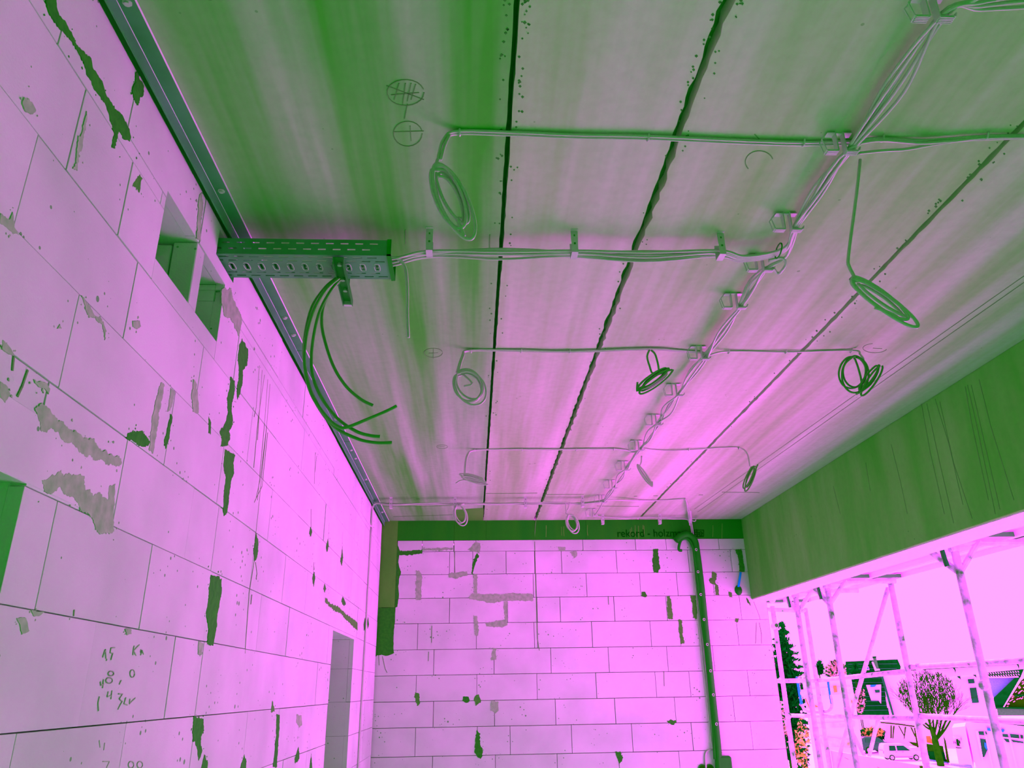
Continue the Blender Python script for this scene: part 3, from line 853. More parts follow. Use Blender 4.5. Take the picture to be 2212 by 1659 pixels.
MB().tube([b1 + Vector((0, -0.02, 0)), Vector((b1.x, b1.y - 0.02, ZC))], 0.005, 8).build('threaded_rod', M['steel_dark'], bk)

# ================================================================== cables
CR = 0.0054
def cable(name, pts, mat, label, cat='cable', group=None, r=CR, n=6, seg=8, parent=None):
    mb = MB().tube(crom(pts, n), r, seg)
    o = mb.build(name, mat, parent, smooth=True)
    if parent is None: tag(o, label, cat, group)
    return o
def jit(p, s=0.004, rnd=rp):
    return Vector(p) + Vector((rnd.uniform(-s, s), rnd.uniform(-s, s), rnd.uniform(-s * .5, s * .5)))

# double hook cable holders under the ceiling (one, then copied)
def holder():
    t = empty('cable_holder', (0, 0, 0))
    def hook(sg):
        mb = MB(); d0 = 0.012; th = 0.0032
        x = lambda v: sg * v
        def bx(a, b, c, e): mb.box(min(x(a), x(b)), max(x(a), x(b)), -d0, d0, c, e)
        bx(0.012, 0.012 + th, -0.078, 0.0)              # upright
        bx(0.012, 0.042, -0.008, -0.0045)               # upper arm
        bx(0.012, 0.056, -0.078, -0.0745)               # lower arm
        for i in range(5):                               # stiffening ribs below the lower arm
            y = -d0 + 0.001 + i * 0.0048
            mb.box(min(x(0.014), x(0.052)), max(x(0.014), x(0.052)), y, y + 0.0024, -0.0815, -0.078)
        return mb
    hook(-1).build('hook', M['white_plastic'], t)
    hook(1).build('hook', M['white_plastic'], t)
    for yy in (-0.010, 0.010):
        MB().bar((-0.042, yy, -0.007), (-0.064, yy, -0.032), 0.003, 0.003, (0, 1, 0.01)).bar((-0.064, yy, -0.032), (-0.055, yy, -0.074), 0.003, 0.0025, (0, 1, 0.01)).build('latch', M['white_plastic'], t)
    MB().bar((0.056, 0, -0.076), (0.061, 0, -0.062), 0.003, 0.022, (0, 1, 0.01)).build('lip', M['white_plastic'], t)
    MB().box(-0.016, 0.016, -0.006, 0.006, -0.004, 0.0).build('base', M['white_plastic'], t)
    return t
hold = [(2040, 20), (1845, 310), (1710, 480), (1650, 568), (1590, 650), (1518, 762), (1455, 842), (1408, 907), (1368, 962), (1343, 1006), (1315, 1046), (1293, 1078), (1275, 1107)]
ordin = ['first', 'second', 'third', 'fourth', 'fifth', 'sixth', 'seventh', 'eighth', 'ninth', 'tenth', 'eleventh', 'twelfth', 'last']
notes = ['cut by the upper edge of the photo', 'where the long double cable crosses', 'just before the bundle bends left', 'under the bend of the bundle', 'holding thin cables past the bend',
         'where the middle cross cable starts', 'beside the flat dark cable coil', 'midway along the far half', 'where the far cross cable starts', 'above the small narrow coil', 'close to the end cables', 'at the end cable line', 'against the dark ring beam']
proto = holder()
holders = []
for i, p in enumerate(hold):
    h_ = proto if i == 0 else copy_tree(proto, (0, 0, 0))
    q = on_z(p, ZC - 0.04)
    h_.location = (1.215, q.y, ZC)
    h_['label'] = 'pale double hook holder, %s from the camera, %s' % (ordin[i], notes[i])
    h_['category'] = 'cable holder'; h_['group'] = 'cable holders along the trunk line'
    holders.append(h_.location.copy())
# trunk strands
HK = [Vector((h.x + 0.034, h.y, ZC - 0.068)) for h in holders]
def off(i, k): return Vector((0.0, 0.0, 0.0)) + Vector((((i * 37 + k * 11) % 7 - 3) * 0.0032, ((i * 13 + k * 5) % 5 - 2) * 0.004, ((i * 29 + k * 17) % 6) * 0.0035))
def thru(strand, a, b, spread=0.012):
    pts = []
    for k in range(a, b + 1):
        pts.append(HK[k] + off(strand, k))
        if k < b:
            m = (HK[k] + HK[k+1]) / 2 + off(strand, k + 40) * 2.0
            m.x += ((strand * 7 + k * 3) % 5 - 2) * spread * 0.6
            m.z += 0.006 - ((strand + k) % 3) * 0.010
            pts.append(m)
    return pts
trunk_label = 'grey cable of the trunk bundle lying in the ceiling hooks'
bend = on_z((1690, 556), 3.195)
tray_mouth = Vector((TX1 - 0.05, 2.63, 3.118))
clampx = [on_z((p, 545), 3.185) for p in (928, 1240, 1555)]
for s in range(6):      # tray -> straps -> bend -> towards the camera
    pts = [tray_mouth + Vector((-0.06, (s - 2.5) * 0.013, (s % 2) * 0.012)), tray_mouth + Vector((0.06, (s - 2.5) * 0.012, 0.006 + (s % 2) * 0.012))]
    for k, c in enumerate(clampx):
        oy = (s - 2.5) * 0.0085 + ((s * 5 + k * 3) % 3 - 1) * 0.003
        pts.append(Vector((c.x, 2.648 + oy, 3.178 + ((s * 3 + k) % 3) * 0.010)))
        if k < 2:
            nx = clampx[k+1]
            pts.append(Vector(((c.x + nx.x) / 2, 2.655 + oy * 1.3 + ((s + k) % 3 - 1) * 0.004, 3.176 + ((s * 7 + k) % 4) * 0.009)))
    pts.append(Vector((bend.x - 0.16, 2.672 + (s - 2.5) * 0.008, 3.19)))
    pts.append(Vector((bend.x - 0.02 + s * 0.002, bend.y - 0.055 + (s - 2.5) * 0.006, 3.196)))
    if s < 5:
        rest = [HK[2] + off(s, 2), (HK[1] + HK[2]) / 2 + off(s, 51) * 1.6 + Vector(((s - 2) * 0.009, 0, 0)), HK[1] + off(s, 1),
                (HK[0] + HK[1]) / 2 + off(s, 50) * 1.6 + Vector(((s - 2) * 0.013, 0, 0)), HK[0] + off(s, 0)]
        if s < 3:
            e = [on_z((2120, 5 + s * 8), 3.2), on_z((2240, -14 + s * 14), 3.2), on_z((2330, -20 + s * 14), 3.2)]
        else:
            e = [on_z((2095 + s * 6, -8), 3.2), on_z((2180 + s * 8, -120), 3.2)]
        pts += rest + e
    else:
        pts += [HK[2] + off(s, 2) + Vector((0.006, 0, 0)), HK[1] + off(s, 1), on_z((2000, 309), 3.235), on_z((2130, 300), 3.245), on_z((2330, 296), 3.247)]
    cable('trunk_cable', pts, M['cable'], 'grey tray cable whose far end curves right at the upper right corner' if s < 3 else 'grey tray cable leaving straight over the upper frame edge' if s < 5 else 'grey tray cable that turns right at the second ceiling holder', 'cable', 'grey cables leaving the tray')
MB().tube(crom([bend + Vector((-0.06 + 0.034 * math.cos(a), -0.045 + 0.026 * math.sin(a) * 0.5, 0.002 + 0.026 * math.sin(a))) for a in [k * 0.785 for k in range(9)]], 3), 0.003, 6)
ct = MB().tube([bend + Vector((-0.035 + 0.004 * math.sin(a), -0.05 + 0.038 * math.cos(a), 0.0 + 0.028 * math.sin(a))) for a in [k * 0.5236 for k in range(13)]], 0.003, 6).build('cable_tie', M['black'])
tag(ct, 'black cable tie around the bundle at its bend', 'cable tie')
for s, (a, b) in enumerate([(3, 12), (3, 11), (3, 8), (3, 5), (5, 11)]):
    pts = thru(s + 6, a, b)
    if a == 3:
        loop = [on_z((1690, 557 + s), 3.2), on_z((1697, 570 + s), 3.185), on_z((1690, 583 + s), 3.175), on_z((1680, 590 + s), 3.185)] if s < 2 else [on_z((1700, 552), 3.2)]
        pts = ([HK[2] + off(s, 2)] if s >= 2 else [on_z((1660, 562 + s * 3), 3.2)]) + loop + pts
    cable('trunk_cable', pts, M['cable'], trunk_label, 'cable', 'grey trunk cables beyond the bend')

# strap clamps of perforated steel (one, then copied)
def strap():
    t = empty('strap_clamp', (0, 0, 0))
    mb = MB()
    mb.box(-0.014, 0.014, -0.002, 0.0, -0.052, 0.0); mb.box(-0.014, 0.014, -0.016, -0.001, -0.0022, 0.0)
    mb.build('hanger', M['zinc'], t)
    MB().box(-0.013, 0.013, -0.004, -0.002, -0.098, -0.045).box(-0.013, 0.013, -0.004, 0.05, -0.100, -0.097).build('tongue', M['zinc'], t)
    MB().box(-0.004, 0.004, -0.0052, -0.004, -0.064, -0.056).build('locking_hole', M['joint'], t); MB().box(-0.003, 0.003, -0.0035, -0.002, -0.026, -0.018).build('locking_hole', M['joint'], t)
    MB().box(-0.013, 0.013, 0.048, 0.050, -0.100, -0.03).build('back_leg', M['zinc'], t)
    return t
sp = strap()
spl = [((928, 500), 'pale steel strap clamp nearest the tray mouth', 2.592), ((1240, 500), 'pale steel strap clamp midway on the tray cables', 2.592), ((1555, 500), 'pale steel strap clamp just before the trunk bend', 2.592),
       ((845, 1072), 'small strap clamp beside the far left corner', 7.13), ((983, 1070), 'small strap clamp above the far left round coil', 7.13), ((1135, 1068), 'small strap clamp midway on the far cable line', 7.13),
       ((1258, 1068), 'small strap clamp above the second far coil', 7.10), ((1302, 1112), 'small strap clamp left over the stamped beam lettering', 7.93), ((1425, 1110), 'small strap clamp right over the stamped beam lettering', 7.93)]
for i, (p, lab, y) in enumerate(spl):
    o = sp if i == 0 else copy_tree(sp, (0, 0, 0))
    o.location = (on_y(p, y).x, y, ZC)
    tag(o, lab, 'clamp', 'steel strap clamps')

# cross runs
def run_pair(name, px, y0, z, label, ends=None, n=2, mat='cable', wob=0.006, group=None):
    for s in range(n):
        pts = []
        for k, p in enumerate(px):
            q = on_z(p, z)
            pts.append(q + Vector((0, (s - (n-1) / 2) * 0.0125 + ((k * 5 + s * 3) % 3 - 1) * wob * 0.4, 0)))
        if ends: pts = ends(s, pts)
        cable(name, pts, M[mat], label + (', upper of the pair' if n == 2 and s == 0 else ', lower of the pair' if n == 2 else ''), 'cable', group)
ZT = ZC - 0.009
run_pair('cross_cable', [(1840, 310), (1735, 309), (1600, 306), (1400, 298), (1240, 293), (1120, 289), (990, 287)], 2.0, ZT, 'grey cable of the near cross run crossing three slab joints',
         lambda s, p: [HK[1] + Vector((0, 0.01, 0.02))] + p + [on_y((958 + s * 8, 302), 1.99), on_y((946 + s * 6, 345), 1.97)], group='near cross run of cables')
run_pair('cross_cable', [(1885, 300), (2000, 302), (2130, 294), (2330, 292)], 2.0, ZT, 'grey cable of the near cross run leaving right out of the frame', lambda s, p: [HK[1] + Vector((0, 0.0, 0.015))] + p, n=1)
cable('cross_cable', [HK[1] + Vector((0.01, 0.02, 0)), on_z((1900, 326), 3.22), on_z((1960, 322), 3.23), on_z((2040, 308), 3.24), on_z((2140, 297), 3.246), on_z((2330, 296), 3.246)], M['cable'], 'sagging grey cable right of the second ceiling holder')
run_pair('cross_cable', [(1515, 762), (1460, 757), (1400, 754), (1230, 760), (1120, 757), (1015, 757)], 3.7, ZT, 'grey cable of the middle cross run left of the trunk line',
         lambda s, p: [HK[5] + Vector((0, 0, 0.01))] + p + [on_y((998 + s * 3, 770), 3.68), on_y((986 + s * 4, 806), 3.66)], group='middle cross run of cables')
run_pair('cross_cable', [(1575, 759), (1700, 760), (1840, 757)], 3.7, ZT, 'grey cable of the middle cross run right of the trunk line',
         lambda s, p: [HK[5] + Vector((0.01, 0, 0.01))] + p + [on_y((1858, 766), 3.66), on_y((1866, 776), 3.66)], n=1)
run_pair('cross_cable', [(1368, 976), (1330, 970), (1200, 971), (1120, 971), (1030, 972)], 5.5, ZT, 'grey cable of the far cross run left of the trunk line',
         lambda s, p: [HK[8]] + p + [on_y((1008 + s * 2, 985), 5.5), on_y((1003 + s * 2, 1024), 5.48)], group='far cross run of cables')
run_pair('cross_cable', [(1395, 970), (1450, 973), (1560, 967), (1598, 968)], 5.5, ZT, 'grey cable of the far cross run right of the trunk line',
         lambda s, p: [HK[8]] + p + [on_y((1614, 980), 5.5), on_y((1620, 1008), 5.48)], n=1)
# line along the far end of the ceiling
for s in range(4):
    pts = [Vector((XL + 0.012, 7.22 + s * 0.008, 3.02)), Vector((XL + 0.014, 7.22 + s * 0.008, 3.18)), Vector((XL + 0.05, 7.20 + s * 0.012, 3.225))]
    for k, p in enumerate([845, 910, 983, 1060, 1135, 1200, 1258]):
        q = on_y((p, 1078), 7.16)
        pts.append(Vector((q.x, 7.155 + (s - 1.5) * 0.011 + ((k * 3 + s * 5) % 3 - 1) * (0.008 if k % 2 else 0.002), 3.195 + ((s + k) % 3) * 0.007)))
    pts.append(HK[11] + Vector((0, 0, 0.01 + s * 0.004)))
    cable('ceiling_cable', pts, M['cable'], 'grey cable along the far end of the ceiling left of the trunk', 'cable', 'far end ceiling cables')
for s in range(2):
    pts = [HK[11] + Vector((0, 0, 0.02)), on_z((1400, 1082 - s), ZT), on_z((1470, 1078 + s), ZT), on_z((1481, 1079 + s * 2), ZT - 0.004), on_y((1485 + s * 3, 1100), 7.5), on_y((1489 + s * 3, 1120), 7.9), on_y((1492 + s * 3, 1136), 8.15), on_y((1499 + s * 3, 1180), 8.17)]
    cable('drop_cable', pts, M['cable'], 'grey cable turning down beyond the far ceiling line, %s of two' % ('left' if s == 0 else 'right'), 'cable', 'cables dropping to the wall pipe')
for s in range(3):
    pts = [HK[12] + Vector((0, 0.02, 0.012)), on_y((1302, 1117), 7.96), on_y((1370, 1119 - s), 7.97), on_y((1425, 1117), 7.96), on_y((1450, 1117 + s * 2), 7.97), on_y((1484, 1120 + s), 7.99)]
    if s == 0: pts += [on_y((1505, 1118), 8.0), on_y((1500, 1112), 8.0), on_y((1490, 1112), 8.02)]
    elif s == 1: pts += [on_y((1500, 1126), 8.0), on_y((1502, 1121), 8.0), on_y((1489, 1121), 8.02)]
    else: pts += [on_y((1490, 1135), 8.1)]
    cable('end_cable', pts, M['cable'], ('pale ring beam cable ending in a loop, upper one', 'pale ring beam cable ending in a loop, lower one', 'pale ring beam cable ending down at the sleeve')[s], 'cable', 'cables along the ring beam')
# cables bundled on the drop
for q0, q1 in (((1487, 1095), (1490, 1128)),):
    o = MB().tube([on_y(q0, 7.75) + Vector((0, -.03, 0)), on_y(q1, 8.0) + Vector((0, -.02, 0))], 0.022, 8).build('cable_sleeve', M['white_plastic'], smooth=True)
    tag(o, 'pale sleeve around the cables dropping beside the corner beam', 'sleeve')
# vertical pair of cables down the left wall near the corner
for s in range(2):
    x = XL + 0.010
    ys = 7.225 + s * 0.03
    pts = [Vector((x, ys, 3.0)), Vector((x, ys + 0.004, 2.5)), Vector((x, ys - 0.004, 1.9)), Vector((x, ys - 0.02, 1.2)), Vector((x, ys, 0.0))]
    cable('wall_cable', pts, M['cable'], 'pale cable down the left wall near the far corner, %s of two' % ('left' if s == 0 else 'right'), 'cable', 'cables down the left wall', r=0.007)

# small nail clips on the cross runs (one, then copied)
cp_ = MB().tube([(-0.0, -0.016 + 0.032 * k / 8, -0.001 - 0.015 * math.sin(math.pi * k / 8)) for k in range(9)], 0.0034, 6)
clip0 = cp_.build('cable_clip', M['white_plastic'], smooth=True)
cl_px = [((993, 287), 'white nail clip at the bend above the large oval coil'), ((1400, 298), 'white nail clip midway on the near cross run'), ((1735, 309), 'white nail clip left of the second ceiling holder'), ((1905, 300), 'white nail clip just right of the second ceiling holder'), ((2130, 294), 'white nail clip nearest the right frame edge'),
         ((1018, 758), 'small clip at the left bend of the middle cross run'), ((1126, 758), 'small clip left of the second slab joint on the middle run'), ((1231, 759), 'small clip right beside the crumbled slab joint on the middle run'), ((1403, 755), 'small clip above the flat dark coil'), ((1574, 760), 'small clip right of the sixth holder'), ((1697, 760), 'small clip midway on the right middle run'), ((1838, 758), 'small clip at the bend above the round right coil'),
         ((1026, 972), 'tiny clip at the left bend of the far cross run'), ((1128, 971), 'tiny clip left on the far cross run'), ((1245, 971), 'tiny clip midway on the far cross run'), ((1326, 970), 'tiny clip left of the ninth holder'), ((1488, 971), 'tiny clip right on the far cross run'), ((1596, 968), 'tiny clip at the right bend of the far cross run'), ((1385, 1081), 'tiny clip on the far end ceiling line')]
for i, (p, lab) in enumerate(cl_px):
    o = clip0 if i == 0 else clip0.copy()
    if i: COL.objects.link(o)
    q = on_z(p, ZT); o.location = (q.x, q.y, ZC - 0.003)
    tag(o, lab, 'clip', 'nail clips on the cross runs')

# coils: loops drawn in an upright plane below their fixing point
def coil(cx, cy, ax, ay, ang, y, loops, label, tail=None, lead=None, mat='cable', r=CR, grow=0.0, tilt=0.0, name='cable_coil', wob=1.0, seg=8):
    rnd = random.Random(int(cx * 7 + cy))
    pts = []
    ca, sa_ = math.cos(ang), math.sin(ang)
    n = 14
    if lead:
        pts += [on_y(p, y) for p in lead]
    a0 = -math.pi / 2
    for k in range(int(loops * n) + 1):
        L = k // n
        th = a0 + 2 * math.pi * k / n
        fx = ax * (1 + grow * L + 0.05 * math.sin(L * 2.3)) ; fy = ay * (1 + grow * L + 0.04 * math.cos(L * 1.7))
        u = fx * math.cos(th); v = fy * math.sin(th)
        px = cx + u * ca - v * sa_ + wob * 4.2 * math.sin(L * 2.9 + 1 + 0.35 * math.sin(th)); py = cy + u * sa_ + v * ca + wob * 4.2 * math.cos(L * 2.1 + 0.3 * math.cos(th))
        q = on_y((px, py), y + (L - loops / 2) * r * 1.7 * (1 if L % 2 else 0.6) + tilt * (v / max(ay, 1)))
        pts.append(q)
    if tail: pts += [on_y(p, y - 0.01) for p in tail]
    o = MB().tube(crom(pts, 3), r, seg).build(name, M[mat], smooth=True)
    return tag(o, label, 'cable coil', 'cable coils hanging from the ceiling')
coil(974, 428, 30, 84, -0.42, 1.96, 4.6, 'large oval grey cable coil hanging left of the first slab joint', tail=[(990, 480), (1003, 510)], lead=[(945, 345), (938, 365)], grow=-0.10, wob=2.0)
coil(1905, 648, 16, 84, -0.95, 2.03, 3.6, 'long narrow grey cable coil hanging right of the trunk line', tail=[(1930, 680), (1890, 664)], lead=[(1858, 345), (1850, 420), (1833, 550), (1834, 575), (1845, 598)], grow=-0.09, wob=1.5)
coil(1013, 834, 30, 38, -0.6, 3.66, 4.0, 'round grey cable coil hanging left on the middle cross run', tail=[(1020, 828), (1002, 834)], lead=[(988, 808)], grow=-0.05)
coil(1413, 820, 10, 42, 0.95, 3.68, 4.5, 'flat dark cable coil hanging from two loops at the middle run', tail=[(1382, 838), (1376, 845), (1377, 826)], lead=[(1403, 756), (1398, 770), (1403, 790), (1413, 808)], grow=-0.08, mat='cable_dark')
cable('coil_loop', [on_y((1407, 757), 3.68), on_y((1415, 765), 3.67), on_y((1421, 785), 3.67), on_y((1424, 805), 3.67)], M['cable_dark'], 'short cable loop from which the flat dark coil hangs')
coil(1844, 806, 29, 37, 0.1, 3.66, 3.0, 'round wide grey cable coil hanging on the right end of the middle run', tail=[(1862, 830), (1850, 852)], lead=[(1866, 778)], grow=-0.04, mat='cable_dark')
coil(1880, 818, 9, 38, 0.62, 3.63, 2.4, 'narrow second loop of cable tied beside the round right coil', tail=[(1860, 846), (1852, 850)], grow=-0.12, mat='cable_dark')
coil(1022, 1034, 5, 28, 1.85, 5.48, 3.0, 'small flattened cable coil hanging left on the far cross run', tail=[(1002, 1037), (985, 1044)], lead=[(1005, 1026)], grow=-0.05)
coil(1392, 1026, 4, 27, -0.6, 5.5, 3.0, 'small narrow pale cable coil hanging right of the tenth holder', tail=[(1408, 1048), (1409, 1040)], lead=[(1386, 985), (1385, 1000), (1380, 1008)], grow=-0.05, wob=0.5)
coil(1619, 1032, 6, 28, 0.4, 5.48, 3.4, 'small narrow dark cable coil hanging right on the far cross run', tail=[(1634, 1010), (1637, 1004)], lead=[(1621, 1010)], grow=-0.06, wob=0.6, mat='cable_dark')
coil(994, 1112, 13, 21, -0.25, 7.12, 3.0, 'small round pale coil hanging before the ring beam, left', lead=[(1003, 1088), (990, 1092)], grow=-0.06, wob=0.5)
coil(1236, 1130, 12, 20, -0.3, 7.1, 4.0, 'small round pale coil hanging before the ring beam, centre', lead=[(1230, 1085), (1228, 1098), (1222, 1108)], grow=-0.07, wob=0.5)
cable('coil_loop', [on_y((1222, 1084), 7.1), on_y((1222, 1096), 7.1), on_y((1224, 1110), 7.1)], M['cable'], 'short cable loop above the centre round coil by the ring beam')

# loose ends hanging from the tray
loose = [([(733, 600), (705, 625), (678, 670), (661, 730), (658, 790), (672, 850), (705, 900), (732, 922), (752, 922), (795, 905), (835, 888), (857, 877)], 'loose dark cable under the tray whose end points up right'),
         ([(736, 602), (712, 632), (688, 680), (674, 750), (675, 810), (695, 860), (730, 905), (770, 932), (800, 941), (821, 943)], 'loose dark cable under the tray, upper of the two level ends'),
         ([(731, 598), (702, 622), (672, 668), (657, 740), (660, 800), (680, 865), (720, 920), (770, 947), (810, 956), (847, 956)], 'loose dark cable under the tray, lower of the two level ends'),
         ([(738, 604), (715, 628), (699, 660), (695, 700), (704, 745), (722, 795), (748, 835), (780, 863), (806, 876)], 'shorter loose dark cable under the tray curving to the right')]
for i, (pp, lab) in enumerate(loose):
    cable('loose_cable', [on_y(p, 2.64 + 0.02 * i + 0.02 * k / len(pp)) for k, p in enumerate(pp)], M['cable_dark'], lab, 'cable', 'loose cable ends at the tray', r=0.0062)
cable('loose_cable', [Vector((TX1 - 0.05, 2.58, 3.112)), on_y((850, 556), 2.6), on_y((868, 566), 2.62), on_y((877, 585), 2.63), on_y((880, 625), 2.64), on_y((880, 680), 2.64), on_y((882, 729), 2.64)], M['cable'], 'single loose grey cable hanging straight down at the tray mouth', 'cable', 'loose cable ends at the tray', r=0.0062)

# ================================================================== black pipes on the far wall
pt = empty('insulated_pipe', on_y((1550, 1650), YF - 0.05), 'thick black insulated pipe up the far wall with a hooked top', 'pipe')
P1 = [on_y(p, YF - 0.055) for p in [(1460, 1168), (1470, 1159), (1484, 1155), (1496, 1161), (1502, 1172), (1505, 1190), (1515, 1270), (1528, 1400), (1541, 1525), (1550, 1610), (1553, 1665)]]
MB().tube(crom(P1, 6), 0.036, 12).build('pipe_body', M['black'], pt, smooth=True)
for p in [(1504, 1187), (1508, 1235), (1514, 1284), (1521, 1338), (1528, 1392), (1535, 1449), (1541, 1501), (1548, 1564)]:
    c = on_y(p, YF - 0.094)
    MB().tube(crom([c + Vector((0.011 * math.cos(a), 0.002, 0.011 * math.sin(a))) for a in [k * math.pi / 3 for k in range(6)]], 2, True) , 0.0028, 5).build('clamp_screw', M['zinc'], pt)
MB().box(*[v for v in (on_y((1543, 1640), YF).x, on_y((1575, 1640), YF).x)], YF - 0.09, YF - 0.01, 0.55, on_y((1550, 1632), YF).z).build('pipe_foot', M['black'], pt, bevel=0.015)
pt2 = empty('thin_pipe', on_y((1540, 1650), YF - 0.05), 'thin black hose end hooked over beside the thick wall pipe', 'hose')
P2 = [on_y(p, YF - 0.06) for p in [(1473, 1189), (1467, 1188), (1467, 1178), (1472, 1166), (1482, 1163), (1490, 1168), (1496, 1180), (1500, 1200), (1512, 1300), (1528, 1440), (1540, 1560), (1544, 1640)]]
MB().tube(crom(P2, 6), 0.015, 10).build('hose_body', M['black'], pt2, smooth=True)
pb = MB()
for (p, s) in (((1540, 1625), 1), ((1560, 1628), 1)):
    pass
for s, (xa, xb) in enumerate(((1494, 1540), (1497, 1543))):
    pts = [on_y((xa + 2, 1166), YF - 0.02), on_y((xa + 3, 1200), YF - 0.015), on_y((xa + 12, 1300), YF - 0.015), on_y((xa + 23, 1420), YF - 0.015), on_y((xa + 34, 1520), YF - 0.015), on_y((xa + 43, 1600), YF - 0.015)]
    if s == 0: pts += [on_y((1540, 1617), YF - 0.015), on_y((1530, 1621), YF - 0.015), on_y((1524, 1630), YF - 0.015), on_y((1525, 1660), YF - 0.015)]
    cable('riser_cable', pts, M['cable'], 'pale wall cable beside the black pipe, bending left to the boxes' if s == 0 else 'pale wall cable running straight up close beside the black pipe', 'cable', 'cables beside the wall pipe', r=0.008)
so = empty('socket_boxes', on_y((1525, 1655), YF), 'pair of dark round flush boxes below the pipe', 'socket box')
for px in (1517, 1533):
    c = on_y((px, 1660), YF)
    MB().tube([c + Vector((0, -0.012, 0)), c + Vector((0, 0.03, 0))], 0.040, 20).build('box', M['black'], so, smooth=False)
    MB().tube([c + Vector((0, -0.014, 0)), c + Vector((0, -0.012, 0))], 0.030, 20).build('cover', M['brown'], so)
hb = empty('hole_plug', on_y((1595, 1275), YF), 'dark round plug with a blue strip stuck in the far wall by the beam', 'plug')
c = on_y((1595, 1275), YF)
MB().ball(c, 0.052, 0.8, 0.6, 1.0).build('plug_body', M['black'], hb, smooth=True)
MB().bar(on_y((1595, 1270), YF - .02), on_y((1600, 1236), YF - .02), 0.022, 0.006, (0, 1, 0)).build('strip', M['blue'], hb)

# ================================================================== outside: scaffold
sc = empty('scaffold', (3.9, 7.0, -3.0), 'galvanised facade scaffold with steel decks outside the wide opening', 'scaffold')
ZD = 2.56
std = [(3.50, 5.41, 2.60), (4.20, 5.45, 4.6), (3.50, 7.55, 2.60), (4.18, 7.60, 2.50), (3.50, 8.34, 2.55), (4.20, 9.76, 2.45), (3.66, 9.45, 2.45), (3.5, 3.27, 2.6), (4.2, 3.3, 4.6)]
for i, (x, y, zt) in enumerate(std):
    MB().tube([(x, y, -3.0), (x, y, 0.9 + (i % 3) * 0.2), (x, y, zt)], 0.027, 10).build('standard', M['tube'], sc, smooth=True)
    MB().tube([(x, y, 0.86 + (i % 3) * 0.2), (x, y, 0.95 + (i % 3) * 0.2)], 0.031, 10).build('spigot_collar', M['tube'], sc, smooth=True)
for (x, y) in ((3.50, 5.41), (3.50, 7.55), (3.50, 8.34)):
    MB().tube([(x, y, 2.28), (x + 0.20, y, 2.51)], 0.021, 8).build('gusset', M['tube'], sc)
    MB().tube([(x, y, 2.28), (x - 0.02, y + 0.34, 2.53)], 0.024, 8).build('gusset', M['tube'], sc)
    MB().tube([(x - 0.10, y, 2.50), (x + 0.72, y + 0.03, 2.50)], 0.024, 8).build('transom', M['tube'], sc)
    MB().box(x - 0.035, x + 0.035, y - 0.03, y + 0.03, 2.43, 2.50).build('coupler', M['tube'], sc, bevel=0.01)
    MB().bar((x - 0.07, y + 0.02, 2.33), (x - 0.09, y + 0.02, 2.53), 0.03, 0.02).build('console_plate', M['glass'], sc)
MB().tube([(3.3, 9.45, 2.42), (4.2, 9.76, 2.42)], 0.024, 8).build('transom', M['tube'], sc)
# decks seen from below, running along the facade
k = 0
for (y0, y1) in ((-1.0, 3.27), (3.29, 5.40), (5.43, 7.54), (7.57, 9.75)):
    for x0 in (3.28, 3.60, 3.92):
        mb = MB()
        mb.box(x0, x0 + 0.30, y0, y1, ZD, ZD + 0.012)
        mb.box(x0, x0 + 0.010, y0, y1, ZD - 0.045, ZD); mb.box(x0 + 0.29, x0 + 0.30, y0, y1, ZD - 0.045, ZD)
        mb.box(x0 + 0.14, x0 + 0.16, y0, y1, ZD - 0.015, ZD)
        mb.build('deck_plank', M['deck'], sc)
        for yy in (y0 + 0.02, y1 - 0.14):
            MB().box(x0 + 0.03, x0 + 0.27, yy, yy + 0.10, ZD - 0.05, ZD - 0.015).build('plank_hook', M['steel_dark'] if k % 3 else M['tube'], sc)
        k += 1
# guard rails on the outer side, U frame, diagonal brace, toe boards
def rail(a, b, r=0.023): MB().tube([a, b], r, 8).build('guard_rail', M['tube'], sc, smooth=True)
rail((4.2, 5.2, 1.70), (4.2, 7.6, 1.695)); rail((4.2, 7.62, 1.66), (4.22, 9.75, 1.60)); rail((4.2, 2.5, 1.70), (4.2, 5.2, 1.70))
rail((4.2, 2.5, 1.27), (4.2, 7.6, 1.265)); rail((4.2, 7.62, 1.24), (4.22, 10.8, 1.18)); rail((3.66, 9.45, 1.60), (4.22, 9.76, 1.60)); rail((3.2, 8.9, 1.60), (3.66, 9.45, 1.60))
MB().tube([(4.18, 7.67, 2.44), (4.22, 9.70, 0.6)], 0.021, 8).build('brace', M['tube'], sc, smooth=True)
MB().tube([(4.4, 9.6, 1.2), (4.35, 9.1, 0.75), (4.3, 8.6, 1.2)], 0.02, 8).build('brace', M['tube'], sc)
U = [on_x(p, 4.24) for p in [(1722, 1462), (1728, 1500), (1732, 1522), (1740, 1534), (1755, 1537), (1780, 1537), (1793, 1533), (1797, 1520), (1793, 1495), (1788, 1462)]]
MB().tube(crom(U, 4), 0.018, 8).build('end_guard_frame', M['tube'], sc, smooth=True)
for a, b in ((0, 1), (1, 2), (7, 8), (8, 9)):
    MB().tube([U[a] + Vector((-.002, 0, 0)), U[b] + Vector((-.002, 0, 0))], 0.0185, 8).build('blue_marking', M['blue'], sc)
for p, x in (((1672, 1353), 3.6), ((1688, 1470), 3.64), ((1703, 1546), 3.66), ((1985, 1441), 4.2), ((1990, 1556), 4.2), ((1668, 1296), 3.62), ((2126, 1480), 3.47)):
    c = on_x(p, x)
    MB().ball(c, 0.045, 0.9, 0.9, 0.8, 8, 5).build('coupler', M['tube'], sc)
c = on_x((1675, 1352), 3.6)
MB().tube([c + Vector((-.02, -.09, 0)), c + Vector((.01, .02, 0))], 0.026, 10).build('tube_end', M['tube'], sc)
